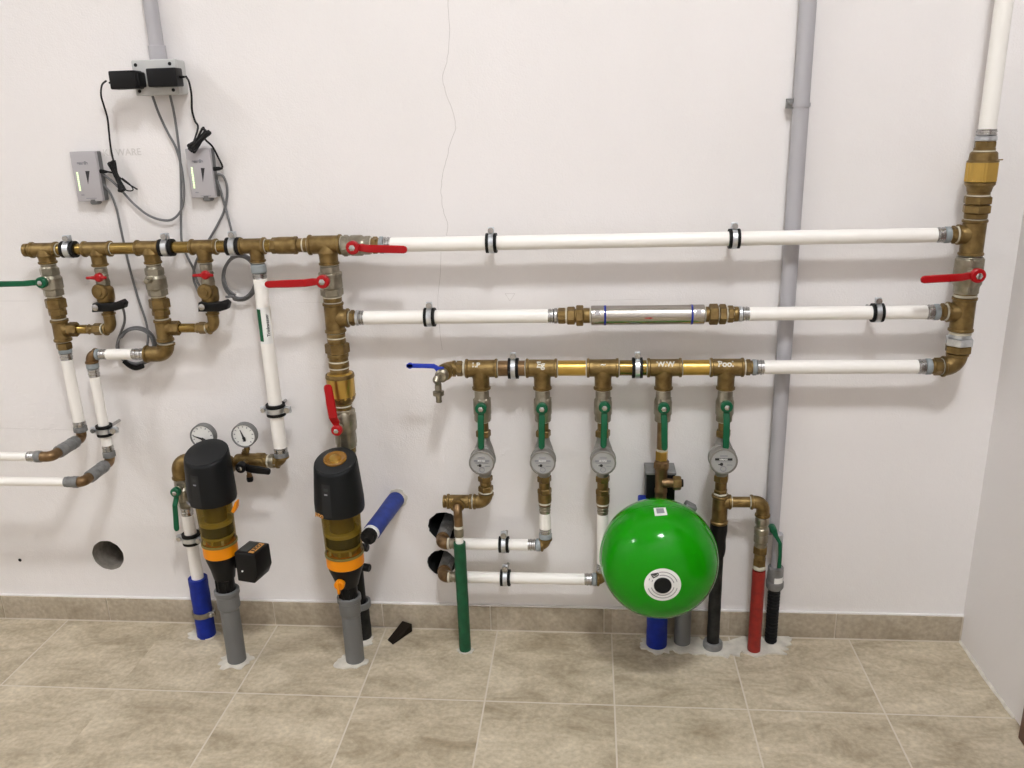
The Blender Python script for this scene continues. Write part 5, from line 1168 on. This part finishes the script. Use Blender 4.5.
def bundle(pts, turns, w, d, seed, nm_pts, label):
    """folded cable bundle along a centre line"""
    rnd = random.Random(seed); (xa, ya), (xb, yb) = pts; out = []; ux, uy = xb-xa, yb-ya; L = math.hypot(ux, uy); ux /= L; uy /= L
    for i in range(turns):
        s = (i % 2); off = rnd.uniform(-w, w)*.75; dd = d+rnd.uniform(0, .012)
        e = (xb, yb) if s else (xa, ya); sg = 1 if s else -1; r_ = rnd.uniform(-1, 1)
        out += [(e[0]-uy*off+ux*r_, e[1]+ux*off+uy*r_, dd), (e[0]-uy*(off+w*.35)+ux*(sg*1.6+r_), e[1]+ux*(off+w*.35)+uy*(sg*1.6+r_), dd+.002), (e[0]-uy*(off+w*.7)+ux*r_, e[1]+ux*(off+w*.7)+uy*r_, dd)]
    return nm_pts[0]+out+nm_pts[1]
p = bundle(((113,164),(122,188)), 12, 3.6, .016, 3, ([(106,81,.066),(102,85,.05),(101,95,.03),(104,106,.015),(107.5,118,.01),(109,132,.01),(110.5,146,.01),(112.5,157,.012)], [(120,182,.02),(115,174,.016),(109,172,.018),(104,171.5,.02)]), '')
cable(p, .0021, 'bcable', 'thin black adapter lead bunched beside the left control unit', k=4)
for a in ([(121,186,.02),(127,190,.016),(133,190,.014),(130,184,.014),(123,180,.016)], [(119,178,.02),(128,184,.014),(137.5,189.5,.01)], [(119,173,.018),(127,175,.012),(130,171,.008)]): 
    pass
cable([(118,176,.022),(127,183,.014),(137.5,189.5,.01)], .0017, 'bcable', 'short black cable end poking out of the left bundle to the lower right')
cable([(121,186,.022),(127,190.5,.016),(133,190,.013),(130,184.5,.014),(122,178,.018)], .0015, 'bcable', 'small loose loop of black cable at the foot of the left bundle')
mb = MB(); P = [at(99,171.2,.017), at(107.5,171.8,.018)]; mb.sweep([P[0], P[0]*.4+P[1]*.6, P[1]], [.0048,.0044,.0022], 12); tag(build('barrel_plug', mb, 'rubber'), 'black barrel plug in the side of the left control unit', 'plug')
p = bundle(((191,147),(204,131)), 16, 4.4, .036, 5, ([(186,76.5,.066),(189,82,.04),(191.5,95,.018),(192,110,.012),(195,121,.014),(198,128,.02)], [(205,139,.036),(212,146,.02),(217.5,156,.012),(222.5,167,.012),(218,169.8,.017)]), '')
cable(p, .0023, 'bcable', 'thin black adapter lead with a fat bundle on top of the right control unit', k=4)
mb = MB(); P = [at(213,169,.017), at(222,168.4,.018)]; mb.sweep([P[0], P[0]*.3+P[1]*.7, P[1]], [.0048,.0044,.0022], 12); tag(build('barrel_plug', mb, 'rubber'), 'black barrel plug in the side of the right control unit', 'plug')
mb = MB(); P = at(198,139,.050); mb.rev(P-Vector((.008,0,.008)), Vector((1,0,1)), [(0,.013),(.004,.016),(.02,.016),(.024,.012)], 14)

# ================================================================ BLUE WALL PIPE AND WEDGE
a = Vector((-.4945, .015, .377)); b = Vector((-.5235, -.150, .3605)); di = (b-a).normalized(); k = .0215
t = thing('wall_pipe_stub', a, 'faded blue pipe poking out of the wall with a ragged black cap', 'pipe')
mb = MB(); L = (b-a).length; mb.rev(a, di, [(0,k),(L*.3,k*1.02),(L*.6,k*.98),(L,k*1.0)], 28); build('sleeve', mb, 'bluewr', t)
mb = MB(); mb.rev(b-di*.002, di, [(0,k*.92),(.010,k*.92),(.012,k*.8)], 26); build('white_end', mb, 'label', t)
rn = random.Random(2); mb = MB(); mb.rev(b+di*.009, di, [(0,k*.86),(.012,k*.92),(.018,k*.86)], 13); 
for i in range(5): mb.box(b+di*.022+Vector((rn.uniform(-.014,.014), 0, rn.uniform(-.016,.008))), .010, .012, .010, Matrix.Rotation(rn.uniform(-1,1),3,'Y'))
build('black_cap', mb, 'rubber', t)
mb = MB(); rn = random.Random(12); c = at(397.5, 498.5)
mb.prism([Vector((c.x+.026*(1+rn.uniform(-.15,.2))*math.cos(2*PI*i/20), .003, c.z+.026*(1+rn.uniform(-.15,.2))*math.sin(2*PI*i/20))) for i in range(20)], (0,-.0052,0)); build('plaster_collar', mb, 'mortar', wall)
w0, w1, w2, w3 = onfloor(387.5,640.5), onfloor(393,645), onfloor(412.5,631.5), onfloor(403,628.5)
hgt = .024; mb = MB()
mb.v += [w0, w1, w2+Vector((0,0,0)), w3, w0+Vector((0,0,.003)), w1+Vector((0,0,.003)), w2+Vector((0,0,hgt)), w3+Vector((0,0,hgt))]
for p_ in mb.v: p_.z = max(p_.z, .0004)
mb.f += [(0,3,2,1),(4,5,6,7),(0,1,5,4),(1,2,6,5),(2,3,7,6),(3,0,4,7)]; mb.mi += [0]*6
tag(build('door_wedge', mb, 'wedge', bevel=.0012), 'dark brown door wedge lying on the tiles between second filter and green sleeve', 'door wedge')

# ---------------------------------------------------------------- world and view
W = bpy.data.worlds.new('room'); S.world = W; W.use_nodes = True; W.node_tree.nodes['Background'].inputs[0].default_value = (.9,.92,1,1); W.node_tree.nodes['Background'].inputs[1].default_value = .2
S.view_settings.view_transform = 'Standard'; S.view_settings.look = 'None'; S.view_settings.gamma = 1; S.view_settings.use_curve_mapping = False
S.view_settings.exposure = EXPO
